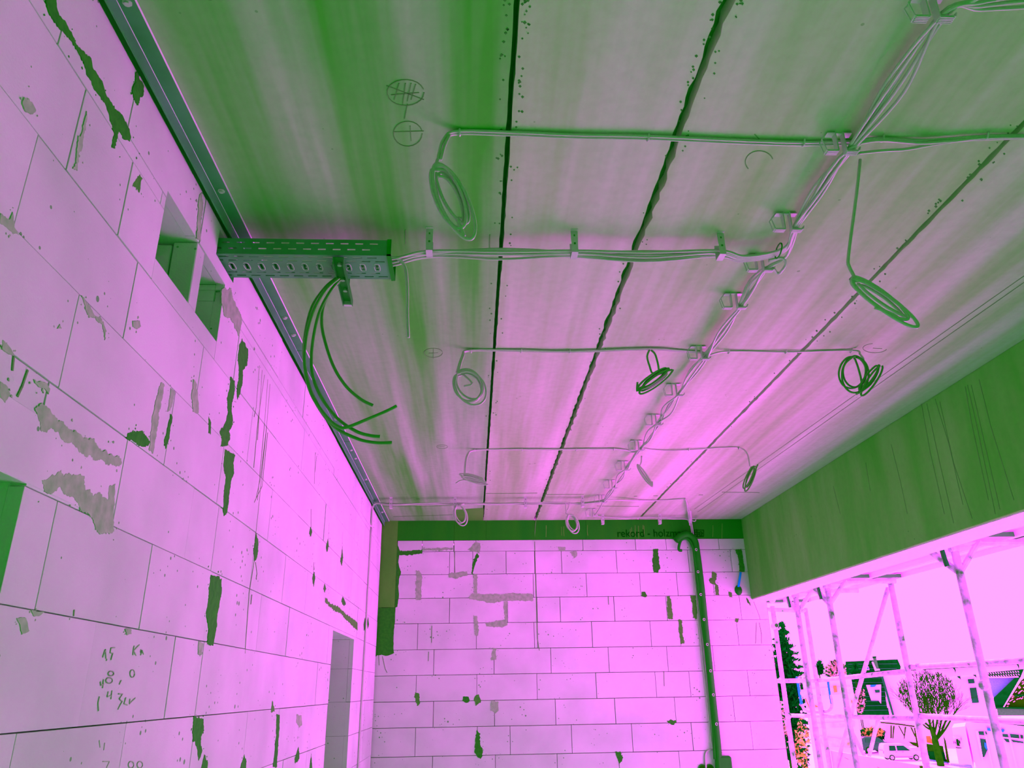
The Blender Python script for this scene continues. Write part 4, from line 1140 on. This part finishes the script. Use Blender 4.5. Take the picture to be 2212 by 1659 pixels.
MB().tube([c + Vector((-.0206, -.092, 0)), c + Vector((-.02, -.09, 0))], 0.021, 10).build('tube_mouth', M['black'], sc)
for (y0, y1) in ((5.5, 7.76), (3.4, 5.3), (7.83, 9.75)):
    tb = MB().box(4.235, 4.265, y0, y1, 0.62, 0.828).build('toe_board', M['wood'], sc)
    for k in range(7):
        yy = y0 + 0.15 + (y1 - y0 - 0.3) * ((k * 37) % 11) / 11
        zz = 0.665 + 0.12 * ((k * 53) % 7) / 7
        MB().bar((4.2345, yy, zz), (4.2345, yy + 0.10, zz - 0.02 + 0.03 * (k % 2)), 0.001, 0.008).build('grain_mark', M['wood_mark'], tb)
    MB().box(4.236, 4.264, y0 - 0.012, y0, 0.62, 0.825).build('board_end', M['brown'], tb)
for x0 in (3.28, 3.60, 3.92):
    for (y0, y1) in ((3.29, 5.40), (5.43, 7.54), (7.57, 9.75)):
        MB().box(x0, x0 + 0.3, y0, y1, 0.5, 0.545).build('deck_plank', M['deck'], sc)
for (y) in (5.41, 7.55): MB().tube([(3.45, y, 0.47), (4.22, y + 0.03, 0.47)], 0.024, 8).build('transom', M['tube'], sc)

# ================================================================== outside: ground and neighbours
g = MB().box(3.4, 140, -60, 160, -3.3, -3.0).build('ground', M['pavement']); tag(g, kind='structure')
g2 = MB().box(-60, 3.4, 8.6, 160, -3.3, -3.01).build('ground_yard', M['pavement']); tag(g2, kind='structure')

class Face:
    """upright plane facing the camera at a distance along the ray through a pixel"""
    def __init__(s, px, d):
        r = ray(px); h = Vector((r.x, r.y, 0)).normalized()
        s.n = h; s.o = h * d; s.u = Vector((h.y, -h.x, 0))
    def p(s, q, back=0.0):
        r = ray(q); k = (s.o.dot(s.n) + back) / r.dot(s.n)
        return Vector((r.x * k, r.y * k, CZ + r.z * k))
    def slab(s, mb, poly, back=0.0, thick=0.3):
        return mb.prism([s.p(q, back) for q in poly], s.n * thick)
    def down(s, px, py, z, back=0.0):
        """px column continued down to height z"""
        a = s.p((px, py), back); return Vector((a.x, a.y, z))

# -- house with the dark roof
fa = Face((1900, 1500), 84)
h1 = empty('roofed_house', fa.p((1880, 1545)) + Vector((0, 0, -4)), 'white house with a tall dark roof, dormer and chimney', 'house')
fa.slab(MB(), [(1826, 1429), (1939, 1424), (1946, 1440), (1930, 1545), (1840, 1545), (1832, 1500)], 0, 0.5).build('roof', M['roof'], h1, fix=True)
for k in range(11):
    y = 1434 + k * 10
    fa.slab(MB(), [(1832 + k * 0.6, y), (1938 - k * .6, y - 1), (1938 - k * .6, y + 0.6), (1832 + k * .6, y + 1.6)], -0.12, 0.1).build('tile_course', M['car_dark'], h1, fix=True)
fa.slab(MB(), [(1885, 1419), (1892, 1418.5), (1899, 1446), (1891, 1447)], -1.0, 1.0).build('chimney', M['ext_grey'], h1, fix=True)
fa.slab(MB(), [(1884, 1418), (1893, 1417.5), (1893, 1421), (1885, 1421.5)], -1.2, 1.3).build('chimney_cap', M['roof'], h1, fix=True)
fa.slab(MB(), [(1883, 1430), (1886, 1429), (1893, 1445), (1900, 1445), (1901, 1448), (1890, 1449)], -1.15, 0.3).build('chimney_flashing', M['white'], h1, fix=True)
f_ = fa.slab(MB(), [(1868, 1440), (1876, 1439.6), (1878, 1447), (1870, 1447.5)], -0.25, 0.3).build('skylight', M['white'], h1, fix=True)
fa.slab(MB(), [(1870, 1441), (1875.3, 1440.8), (1876.6, 1445.8), (1871.3, 1446)], -0.32, 0.1).build('pane', M['blue'], f_, fix=True)
fa.slab(MB(), [(1871, 1480), (1903, 1479), (1903, 1520), (1898, 1513), (1882, 1513)], -1.6, 1.7).build('dormer', M['white'], h1, fix=True)
f_ = fa.slab(MB(), [(1889, 1490), (1900, 1489.5), (1901, 1496), (1891, 1497)], -1.75, 0.2).build('window', M['glass'], h1, fix=True)
fa.slab(MB(), [(1880, 1479.6), (1894, 1479), (1890, 1484), (1880, 1484.5)], -1.75, 0.2).build('dormer_roof', M['blue'], h1, fix=True)
fa.slab(MB(), [(1881, 1514), (1896, 1514), (1896, 1516), (1882, 1516)], -1.75, 0.3).build('gutter', M['glass'], h1, fix=True)
pl = [fa.p(q) for q in [(1832, 1545), (1930, 1545)]]
MB().prism([pl[0], pl[1], Vector((pl[1].x, pl[1].y, -3)), Vector((pl[0].x, pl[0].y, -3))], fa.n * 6).build('house_wall', M['white'], h1, fix=True)

# -- tall white gable in the middle
fb = Face((1990, 1500), 76)
h2 = empty('white_gable_house', fb.p((1990, 1550)) + Vector((0, 0, -3)), 'white house wall with eaves board behind the bare tree', 'house')
a0, a1 = fb.p((1906, 1458)), fb.p((2064, 1440))
MB().prism([fb.p((1906, 1460)), fb.p((2130, 1447)), fb.down(2130, 1447, -3), fb.down(1906, 1460, -3)], fb.n * 5).build('house_wall', M['white'], h2, fix=True)
fb.slab(MB(), [(1902, 1458), (1907, 1458), (1932, 1545), (1927, 1545)], -0.4, 0.6).build('barge_board', M['glass'], h2, fix=True)
fb.slab(MB(), [(1913, 1506), (1920, 1506), (1924, 1529), (1917, 1529)], -0.1, 0.2).build('window', M['white'], h2, fix=True)
# -- nearer white house with the eaves gutter
fc = Face((2110, 1500), 60)
h3 = empty('eaves_house', fc.p((2110, 1550)) + Vector((0, 0, -3)), 'white house with a broad pale eaves gutter and small windows', 'house')
MB().prism([fc.p((2050, 1458)), fc.p((2140, 1452)), fc.down(2140, 1452, -3), fc.down(2050, 1458, -3)], fc.n * 4).build('house_wall', M['white'], h3, fix=True)
fc.slab(MB(), [(1963, 1448), (2230, 1432), (2230, 1446), (2120, 1456), (2060, 1461), (1975, 1474)], -0.9, 0.8).build('eaves_board', M['white'], h3, fix=True)
fc.slab(MB(), [(1963, 1446.5), (2230, 1430), (2230, 1433.5), (1963, 1449)], -1.1, 0.3).build('gutter', M['ext_grey'], h3, fix=True)
for p in ((2061, 1441), (2198, 1432)):
    fc.slab(MB(), [(p[0] - 3, p[1] + 2), (p[0] + 1, p[1]), (p[0] + 4, p[1] + 7), (p[0] + 3, p[1] + 14), (p[0] + 1, p[1] + 7)], -1.3, 0.2).build('gutter_bracket', M['roof'], h3, fix=True)
for p in ((2067, 1459), (2101, 1455)):
    fc.slab(MB(), [(p[0], p[1]), (p[0] + 7, p[1] - 1), (p[0] + 9, p[1] + 10), (p[0] + 6, p[1] + 7), (p[0] + 1, p[1] + 4)], -0.6, 0.3).build('rafter_foot', M['roof'], h3, fix=True)
for poly in ([(2090, 1467), (2104, 1466), (2106, 1476), (2092, 1477)], [(2094, 1486), (2109, 1485), (2115, 1518), (2100, 1519)]):
    cx_ = sum(q[0] for q in poly) / 4; cy_ = sum(q[1] for q in poly) / 4
    f_ = fc.slab(MB(), [(cx_ + (q[0] - cx_) * 1.25, cy_ + (q[1] - cy_) * 1.15) for q in poly], -0.12, 0.15).build('window', M['white'], h3, fix=True)
    fc.slab(MB(), poly, -0.2, 0.1).build('pane', M['glass'], f_, fix=True)
# -- house with tiled roof at the right edge
fd = Face((2180, 1490), 54)
h4 = empty('tiled_house', fd.p((2180, 1540)) + Vector((0, 0, -2)), 'house with brown tiled roof and dark barge boards at right', 'house')
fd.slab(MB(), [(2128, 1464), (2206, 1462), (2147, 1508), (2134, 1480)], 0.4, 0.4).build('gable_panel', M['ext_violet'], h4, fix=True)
fd.slab(MB(), [(2190, 1466), (2206, 1460), (2166, 1529), (2150, 1532), (2146, 1508)], 0, 0.5).build('barge_board', M['roof'], h4, fix=True)
fd.slab(MB(), [(2129, 1453), (2212, 1445), (2205, 1462), (2131, 1463)], 0.1, 0.3).build('roof', M['roof'], h4, fix=True)
for k in range(13):
    for j in (0, 1):
        x = 2133 + k * 5.4 + j * 1; y = 1453.5 + j * 6 - k * 0.35
        fd.slab(MB(), [(x, y), (x + 1.6, y), (x + 4, y + 3.2), (x + 2.4, y + 3.2)], 0.02, 0.1).build('roof_tile', M['white'], h4, fix=True)
fd.slab(MB(), [(2131, 1462), (2200, 1461), (2200, 1463.4), (2131, 1464.5)], -0.05, 0.2).build('verge_strip', M['white'], h4, fix=True)
fd.slab(MB(), [(2206, 1470), (2230, 1450), (2230, 1530), (2168, 1530)], 0.2, 0.3).build('roof_slope', M['brown'], h4, fix=True)
rr = random.Random(9)
for k in range(46):
    v = rr.random(); y = 1472 + v * 55; x = 2206 - v * 38 + rr.random() * (14 + v * 30)
    fd.slab(MB(), [(x, y), (x + 4, y - 2.5), (x + 5.2, y - 1), (x + 1, y + 1.5)], 0.08, 0.1).build('roof_tile', M['leaf_pink'], h4, fix=True)
fd.slab(MB(), [(2194, 1501), (2230, 1500), (2230, 1504), (2190, 1505)], 0.0, 0.1).build('roof_edge', M['roof'], h4, fix=True)
fd.slab(MB(), [(2153, 1530), (2230, 1532), (2230, 1546), (2156, 1546)], 0, 0.4).build('lower_wall', M['ext_grey'], h4, fix=True)
fd.slab(MB(), [(2150, 1526.5), (2230, 1529), (2230, 1532.5), (2151, 1530)], -0.2, 0.3).build('gutter', M['roof'], h4, fix=True)
# -- shop with big windows
fs = Face((2140, 1610), 42)
h5 = empty('shop_front', fs.p((2140, 1659)) + Vector((0, 0, -1)), 'white shop front with tall windows and a blue emblem', 'shop')
MB().prism([fs.p((2086, 1556)), fs.p((2240, 1562)), fs.down(2240, 1562, -3), fs.down(2086, 1556, -3)], fs.n * 5).build('shop_wall', M['white'], h5, fix=True)
fs.slab(MB(), [(2056, 1572), (2084, 1569), (2103, 1659), (2073, 1659)], -0.3, 4.0).build('side_wall', M['white'], h5, fix=True)
fs.slab(MB(), [(2096, 1560.3), (2138, 1559), (2138, 1562.5)], -0.3, 0.2).build('roof_edge', M['roof'], h5, fix=True)
fs.slab(MB(), [(2157, 1560), (2230, 1567), (2230, 1571), (2159, 1562.5)], -0.3, 0.2).build('roof_edge', M['roof'], h5, fix=True)
for poly in ([(2113, 1579.5), (2125, 1579.8), (2126.5, 1588.5), (2115, 1587.5)], [(2127.5, 1580), (2131, 1580.2), (2133, 1587), (2129.5, 1586.5)], [(2117, 1595), (2129, 1597), (2134, 1618), (2127, 1635), (2122, 1636)],
             [(2165, 1585), (2177, 1586), (2179, 1593), (2166, 1592)], [(2181, 1585), (2201, 1587), (2202, 1595), (2184, 1594)], [(2204, 1587), (2210, 1588), (2211, 1596), (2205, 1595)], [(2167, 1595), (2180, 1597), (2182, 1604), (2174, 1603)], [(2184, 1598), (2210, 1602), (2212, 1606), (2188, 1603)]):
    fs.slab(MB(), poly, -0.08, 0.15).build('window', M['glass'], h5, fix=True)
fs.slab(MB(), [(2126.5, 1604), (2131.5, 1606), (2134, 1618), (2131, 1619.5), (2127, 1613)], -0.14, 0.1).build('window_disc', M['blue'], h5, fix=True)
for poly in ([(2107, 1578.5), (2113, 1579), (2124, 1642), (2121, 1642.5)], [(2128, 1589.5), (2131, 1590), (2146, 1660), (2142, 1660)], [(2179, 1594), (2183, 1594.5), (2199, 1660), (2194, 1660)], [(2166, 1592), (2212, 1596.5), (2212, 1599), (2166, 1594.5)]):
    fs.slab(MB(), poly, -0.16, 0.12).build('window_bar', M['white'], h5, fix=True)
for (x, w) in ((2131, 11), (2162, 7)):
    y = 1569 + (x - 2131) * 0.1
    fs.slab(MB(), [(x, y), (x + 1.2, y + 4.5), (x + 2.6, y + 5), (x + 3.6, y + 0.3), (x + 4.6, y + 4.8), (x + 5.8, y + 5), (x + 7, y + 0.8), (x + 8.4, y + 5.2), (x + w - 1, y + 10.5), (x + 1.8, y + 9.8)], -0.12, 0.14).build('emblem', M['blue'], h5, fix=True)
po = fs.slab(MB(), [(2058, 1591), (2077, 1591), (2080, 1617), (2063, 1617)], -0.42, 0.1).build('poster', M['white'], h5, fix=True)
for poly in ([(2065, 1597), (2069, 1596), (2071, 1604), (2074, 1612), (2067, 1611)], [(2070, 1598), (2074, 1601), (2075, 1607), (2072, 1606)], [(2062, 1601), (2065, 1605), (2066, 1608), (2063, 1605)], [(2064, 1614), (2077, 1615.5), (2077, 1617), (2065, 1616)], [(2059, 1601), (2060.5, 1602), (2061, 1607), (2059.6, 1606)], [(2075, 1592), (2077, 1596), (2077.5, 1600), (2076, 1597)]):
    fs.slab(MB(), poly, -0.5, 0.08).build('print', M['letter'], po, fix=True)
fs.slab(MB(), [(2053, 1650), (2098, 1654), (2101, 1661), (2053, 1653.5)], -1.0, 0.4).build('plinth', M['ext_violet'], h5, fix=True)
# -- pale site building seen between the near standards
fe = Face((1785, 1540), 30)
h6 = empty('site_cabin', fe.p((1785, 1620)), 'pale panelled site cabin behind the scaffold frame', 'cabin')
MB().prism([fe.p((1733, 1470)), fe.p((1838, 1462)), fe.down(1838, 1462, -3), fe.down(1733, 1470, -3)], fe.n * 3).build('cabin_wall', M['white'], h6, fix=True)
for poly in ([(1728, 1490), (1838, 1482), (1838, 1498), (1728, 1506)], [(1760, 1563), (1846, 1558), (1846, 1570), (1760, 1574)], [(1770, 1590), (1850, 1600), (1850, 1616), (1770, 1612)]):
    fe.slab(MB(), poly, -0.08, 0.1).build('cabin_panel', M['leaf_pink'], h6, fix=True)
for poly in ([(1799, 1481), (1807, 1480), (1809, 1495), (1802, 1496)], [(1838, 1512), (1841, 1512), (1843, 1520), (1840, 1520)], [(1760, 1522), (1768, 1526), (1768, 1528), (1761, 1528)], [(1738, 1508), (1741, 1508), (1751, 1531), (1748, 1531)]):
    fe.slab(MB(), poly, -0.14, 0.1).build('orange_trim', M['wood_mark'], h6, fix=True)

# -- carport
fp = Face((1945, 1590), 68)
cpn = empty('carport', fp.p((1945, 1620)), 'open carport on brown timber posts behind the white car', 'carport')
fp.slab(MB(), [(1901, 1558), (1976, 1552), (1976, 1566), (1950, 1564), (1946, 1562), (1903, 1560)], 0, 3).build('carport_roof', M['white'], cpn, fix=True)
fp.slab(MB(), [(1901, 1559), (1945, 1563.5), (1976, 1568), (1976, 1571), (1945, 1566.5), (1902, 1562)], -0.1, 0.3).build('roof_beam', M['brown'], cpn, fix=True)
for poly in ([(1923, 1567), (1926.5, 1567), (1927, 1595), (1923, 1595)], [(1929, 1568), (1933, 1568), (1930, 1596), (1927.5, 1595)], [(1940, 1568), (1943, 1568), (1955, 1590), (1952, 1590)], [(1954, 1570), (1958, 1570), (1954, 1596), (1952, 1598)], [(1966, 1571), (1970, 1571), (1979, 1592), (1976, 1592)], [(1974, 1572), (1977, 1572), (1985, 1615), (1981, 1615)]):
    fp.slab(MB(), poly, -0.3, 0.2).build('post', M['brown'], cpn, fix=True)
fp.slab(MB(), [(1962, 1602), (1982, 1605), (1984, 1614), (1972, 1610)], -0.35, 0.2).build('rail', M['brown'], cpn, fix=True)
fp.slab(MB(), [(1913, 1565), (1985, 1565), (1985, 1612), (1913, 1612)], 2.9, 0.2).build('back_wall', M['white'], cpn, fix=True)
# -- low dark wall with posts under the bare tree
fw = Face((2015, 1620), 57.5)
dw = empty('garden_gate', fw.p((2015, 1650)), 'dark gate and low planked fence behind the bare tree trunk', 'gate')
fw.slab(MB(), [(2001, 1607), (2037, 1612), (2040, 1625), (2003, 1623)], 0, 0.3).build('planks', M['bark'], dw, fix=True)
fw.slab(MB(), [(2003, 1622), (2040, 1625), (2046, 1648), (2007, 1640)], 0, 0.3).build('gate_leaf', M['roof'], dw, fix=True)
fw.slab(MB(), [(2000, 1590), (2010, 1590), (2016, 1607), (2002, 1604)], 0.5, 0.2).build('red_panel', M['wood_mark'], dw, fix=True)
fw.slab(MB(), [(2038, 1589), (2043, 1600), (2052, 1648), (2045, 1646)], -0.3, 0.3).build('downpipe_post', M['brown'], dw, fix=True)
fw.slab(MB(), [(2006, 1640), (2050, 1647), (2050, 1650), (2006, 1644)], -0.2, 0.2).build('kerb', M['ext_violet'], dw, fix=True)
# -- boundary wall in front of the bushes
fg = Face((1870, 1560), 78)
gh = fg.slab(MB(), [(1876, 1552), (1897, 1551), (1898, 1566), (1880, 1567)], 0, 1.0).build('garden_shed', M['white'], fix=True)
tag(gh, 'small white garden shed above the yellow hedge', 'shed')

# -- trees
def twigs(mb, rnd, base, d, L, r, depth):
    e = base + d * L
    mb.tube([base, base.lerp(e, 0.5) + Vector((rnd.uniform(-1, 1), rnd.uniform(-1, 1), 0)) * L * 0.05, e], [r, r * .85, r * .65], 5 if depth > 1 else 3, caps=False)
    if depth == 0: return
    for k in range(3 if depth > 1 else 4):
        nd = (d + Vector((rnd.uniform(-1, 1), rnd.uniform(-1, 1), rnd.uniform(-.25, .6))) * 0.75).normalized()
        twigs(mb, rnd, base + d * L * rnd.uniform(0.55, 1.0), nd, L * rnd.uniform(0.55, 0.8), r * 0.55, depth - 1)
ft = Face((2015, 1560), 56)
bt = empty('bare_tree', ft.p((2030, 1655)), 'bare rounded tree with many twigs before the white houses', 'tree')
rt = random.Random(21)
tb0 = ft.p((2032, 1652)); tb1 = ft.p((2018, 1592)); tb2 = ft.p((2012, 1570))
MB().tube(crom([tb0 + Vector((0, 0, -1)), tb0, tb0.lerp(tb1, .5), tb1, tb2], 3), [0.22] * 3 + [0.21] * 3 + [0.19] * 3 + [0.15] * 3 + [0.12], 8).build('trunk', M['bark'], bt, smooth=True)
forks = [(1985, 1555), (1998, 1530), (2012, 1520), (2028, 1525), (2048, 1545), (1972, 1530), (2062, 1540), (2005, 1545), (2035, 1550)]
mb = MB(); mt = MB()
for k, p in enumerate(forks):
    e = ft.p(p, rt.uniform(-1.2, 1.2)); s = tb1.lerp(tb2, rt.random())
    if k >= 4 and k in (4, 6, 8): s = tb1 + (tb0 - tb1) * 0.15
    mb.tube(crom([s, s.lerp(e, .5) + Vector((0, 0, -.12)), e], 4), [0.08 - 0.045 * i / 8 for i in range(9)], 6)
    for j in range(5):
        d_ = ((e - s).normalized() + Vector((rt.uniform(-.6, .6), rt.uniform(-.6, .6), rt.uniform(-.1, .5)))).normalized()
        twigs(mt, rt, s.lerp(e, rt.uniform(.45, 1.0)), d_, rt.uniform(0.7, 1.1), 0.028, 3)
mb.build('boughs', M['bark'], bt, smooth=True)
tag(mt.build('twigs', M['bark'], bt), kind='stuff')
mb = MB()
for k in range(1500):
    a = rt.uniform(0, 6.28); q = math.sqrt(rt.random())
    px_ = 2003 + 62 * q * math.cos(a); py_ = 1495 + 46 * q * math.sin(a) + 6
    p = ft.p((px_, py_), rt.uniform(-1.4, 1.4))
    d_ = Vector((rt.uniform(-.5, .5), rt.uniform(-.5, .5), 1)).normalized()
    mb.tube([p, p + d_ * rt.uniform(.12, .34)], 0.016, 3, caps=False)
tag(mb.build('outer_twigs', M['bark'], bt), kind='stuff')

def leaf_cloud(name, parent, fc_, pxs, n, mat, size, depth, rnd, inside):
    mb = MB(); c = 0
    x0, x1, y0, y1 = pxs
    while c < n:
        px_, py_ = rnd.uniform(x0, x1), rnd.uniform(y0, y1)
        if not inside(px_, py_, rnd): continue
        c += 1
        p = fc_.p((px_, py_), rnd.uniform(-depth, depth))
        a = Vector((rnd.uniform(-1, 1), rnd.uniform(-1, 1), rnd.uniform(-1, 1))).normalized() * size * rnd.uniform(.5, 1.3)
        b = a.orthogonal().normalized() * size * rnd.uniform(.3, .7)
        k = len(mb.v); mb.v += [tuple(p - a), tuple(p + b), tuple(p + a), tuple(p - b)]; mb.f.append((k, k+1, k+2, k+3))
    return tag(mb.build(name, mat, parent), kind='stuff')
fk = Face((1700, 1480), 48)
ctree = empty('conifer', fk.p((1700, 1650)) + Vector((0, 0, -.5)), 'tall dark green conifer beside the end of the far wall', 'tree')
MB().tube([fk.p((1692, 1348)), fk.p((1700, 1480)), fk.p((1708, 1620)), fk.p((1710, 1620)) + Vector((0, 0, -1.5))], [0.04, 0.12, 0.2, 0.22], 8).build('trunk', M['bark'], ctree)
rc = random.Random(4)
def incon(x, y, r):
    w = 6 + (y - 1345) * 0.42 if y < 1500 else 62 - (y - 1500) * 0.15
    w *= 0.72 + 0.28 * math.sin(y * 0.42)
    cx_ = 1688 + (y - 1345) * 0.07
    return abs(x - cx_) < w * r.random() ** 0.45
leaf_cloud('needles', ctree, fk, (1640, 1770, 1345, 1640), 5200, M['leaf'], 0.17, 1.2, rc, incon)
bl = 'yellow green bush below the conifer', 'pale pink flowering bush by the wall end', 'dark small conifer beside the roof', 'reddish bare shrub in front of the far roof', 'pale hedge with yellow leaves behind the dark car', 'flowering shrub climbing at the dark roof', 'dark green hedge behind the cars', 'small dark conifer between the scaffold standards'
specs = [(1732, 1618, 15, 66, 'leaf_light', 44, 170), (1690, 1580, 10, 70, 'leaf_pink', 44, 200), (1848, 1450, 8, 18, 'leaf', 80, 350), (1805, 1448, 22, 22, 'leaf_pink', 70, 230), (1885, 1582, 26, 9, 'leaf_light', 71, 200), (1857, 1510, 10, 28, 'leaf_pink', 80, 200), (1876, 1594, 34, 11, 'leaf', 71.6, 420), (1770, 1442, 9, 14, 'leaf', 72, 380)]
for i, (x, y, rx, ry, mt_, dist, n) in enumerate(specs):
    fx_ = Face((x, y), dist)
    o = empty('bush' if i not in (2, 7) else 'small_conifer', fx_.p((x, y + ry)), bl[i], 'bush' if i not in (2, 7) else 'tree')
    _b = fx_.p((x, y + ry)); MB().tube([Vector((_b.x, _b.y, -3.05)), _b, fx_.p((x, y))], 0.05, 5).build('stem', M['bark'], o)
    leaf_cloud('leaves', o, fx_, (x - rx, x + rx, y - ry, y + ry), n, M[mt_], 0.0034 * dist, 0.8, rc, (lambda cx_, cy_, a_, b_, con: (lambda px_, py_, r: ((px_ - cx_) / (a_ * (0.25 + 0.75 * (py_ - cy_ + b_) / (2 * b_)) if con else a_)) ** 2 + ((py_ - cy_) / b_) ** 2 < 1))(x, y, rx, ry, i in (2, 7)))
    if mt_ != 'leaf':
        leaf_cloud('dark_leaves', o, fx_, (x - rx, x + rx, y - ry, y + ry), int(n * .8), M['leaf'], 0.0034 * dist, 0.8, rc, (lambda cx_, cy_, a_, b_, con: (lambda px_, py_, r: ((px_ - cx_) / (a_ * (0.25 + 0.75 * (py_ - cy_ + b_) / (2 * b_)) if con else a_)) ** 2 + ((py_ - cy_) / b_) ** 2 < 1))(x, y, rx, ry, i in (2, 7)))  # dark leaves mixed in at random

# -- cars
def car(name, label, px_rear, px_front, yb, dist0, dist1, paint, hatch=True):
    a = at(px_rear, dist0); b = at(px_front, dist1)
    a.z = b.z = 0
    ax = (b - a).normalized(); Lc = (b - a).length
    zb = yb
    side = Vector((ax.y, -ax.x, 0))             # towards the camera or away
    if side.dot(-a) < 0: side = -side
    t = empty(name, (*((a + b) / 2).xy, zb), label, 'car')
    W = 1.7; Hs = Lc / 4.1
    P = lambda u, s, z: a + ax * (u * Lc) + side * (s - W) * Hs + Vector((0, 0, zb + z * Hs))
    def prof(lst, s0, s1, ins=0.0):
        mb = MB(); n = len(lst)
        mb.v = [tuple(P(u, s0 + ins * max(0, z - .85), z)) for (u, z) in lst] + [tuple(P(u, s1 - ins * max(0, z - .85), z)) for (u, z) in lst]
        mb.f = [tuple(range(n)), tuple(range(2*n-1, n-1, -1))] + [(i, n+i, n+(i+1) % n, (i+1) % n) for i in range(n)]
        return mb
    body = [(0.0, .35), (0.0, .75), (0.02, .98), (0.09, 1.38), (0.16, 1.46), (0.45, 1.47), (0.56, 1.38), (0.72, .98), (0.95, .86), (1.0, .66), (1.0, .35), (.9, .28), (.1, .28)] if hatch else \
           [(0.0, .35), (0.0, .85), (0.02, 1.3), (0.05, 1.62), (0.10, 1.68), (0.55, 1.66), (0.64, 1.52), (0.80, 1.02), (0.97, .88), (1.0, .68), (1.0, .35), (.9, .28), (.1, .28)]
    prof(body, 0, W, 0.22).build('body', M[paint], t, fix=True)
    zt = 1.36 if hatch else 1.5
    for (u0, u1, u2, u3) in ((.15, .33, .33, .17), (.36, .66 if hatch else .70, .55, .36)):
        poly = [(u0, .98), (u1, .98), (u2, zt), (u3, zt)]
        mb = MB(); mb.prism([P(u, W + 0.012 - 0.22 * max(0, z - .85), z) for (u, z) in poly], side * -0.02 * Hs); mb.build('side_window', M['glass'], t, fix=True)
    mb = MB(); mb.prism([P(-0.004 + .055 * (z - .95) / .45, s, z) for (s, z) in ((.25, 1.0), (W - .25, 1.0), (W - .32, zt - .03), (.32, zt - .03))], ax * 0.02); mb.build('rear_window', M['glass'], t, fix=True)
    mb = MB(); mb.prism([P(0.0, s, z) - ax * .01 for (s, z) in ((W - .22, .72), (W - .02, .72), (W - .02, .95), (W - .18, .95))], ax * 0.05); mb.build('tail_lamp', M['red'], t, fix=True)
    for u in (.19, .81):
        for s in (0.1, W - 0.08):
            c0 = P(u, s, .31); 
            w_ = MB().tube([c0 - side * .1 * Hs, c0 + side * .1 * Hs], 0.31 * Hs, 16).build('wheel', M['tyre'], t)
            c1 = c0 + side * .105 * Hs
            MB().tube([c1, c1 + side * .012 * Hs], 0.19 * Hs, 10).build('hubcap', M['zinc'], w_)
    mb = MB(); mb.prism([P(u, W + .01, z) for (u, z) in ((.27, .36), (.73, .36), (.73, .41), (.27, .41))], side * .02); mb.build('sill_trim', M['glass'], t, fix=True)
    for u in (.30, .47):
        mb = MB(); mb.prism([P(u, W + .01, z_) + ax * d_ for (d_, z_) in ((0, .84), (.16 * Hs, .84), (.16 * Hs, .88), (0, .88))], side * .03); mb.build('door_handle', M['glass'], t, fix=True)
    return t
car('hatchback', 'dark teal hatchback parked beside the hedge behind the scaffold', (1862, 1620), (1936, 1622), -3.0, 64.0, 66.0, 'car_dark')
car('white_car', 'white family car parked before the timber carport', (1912, 1640), (1996, 1640), -3.0, 58.8, 59.6, 'car_white', False)

# -- outside the small window of the left wall
nb = empty('brick_pier', (-1.5, 8.1, 0), 'strip of brown brick seen through the small side window', 'brick wall')
MB().box(-2.4, XL - 0.18, 8.10, 8.28, 0.0, 3.2).build('brick_face', M['brick'], nb)
for z in (1.62, 1.55, 1.10, 0.95):
    MB().box(-2.4, XL - 0.18, 8.08, 8.10, z, z + 0.035).build('white_band', M['white'], nb)
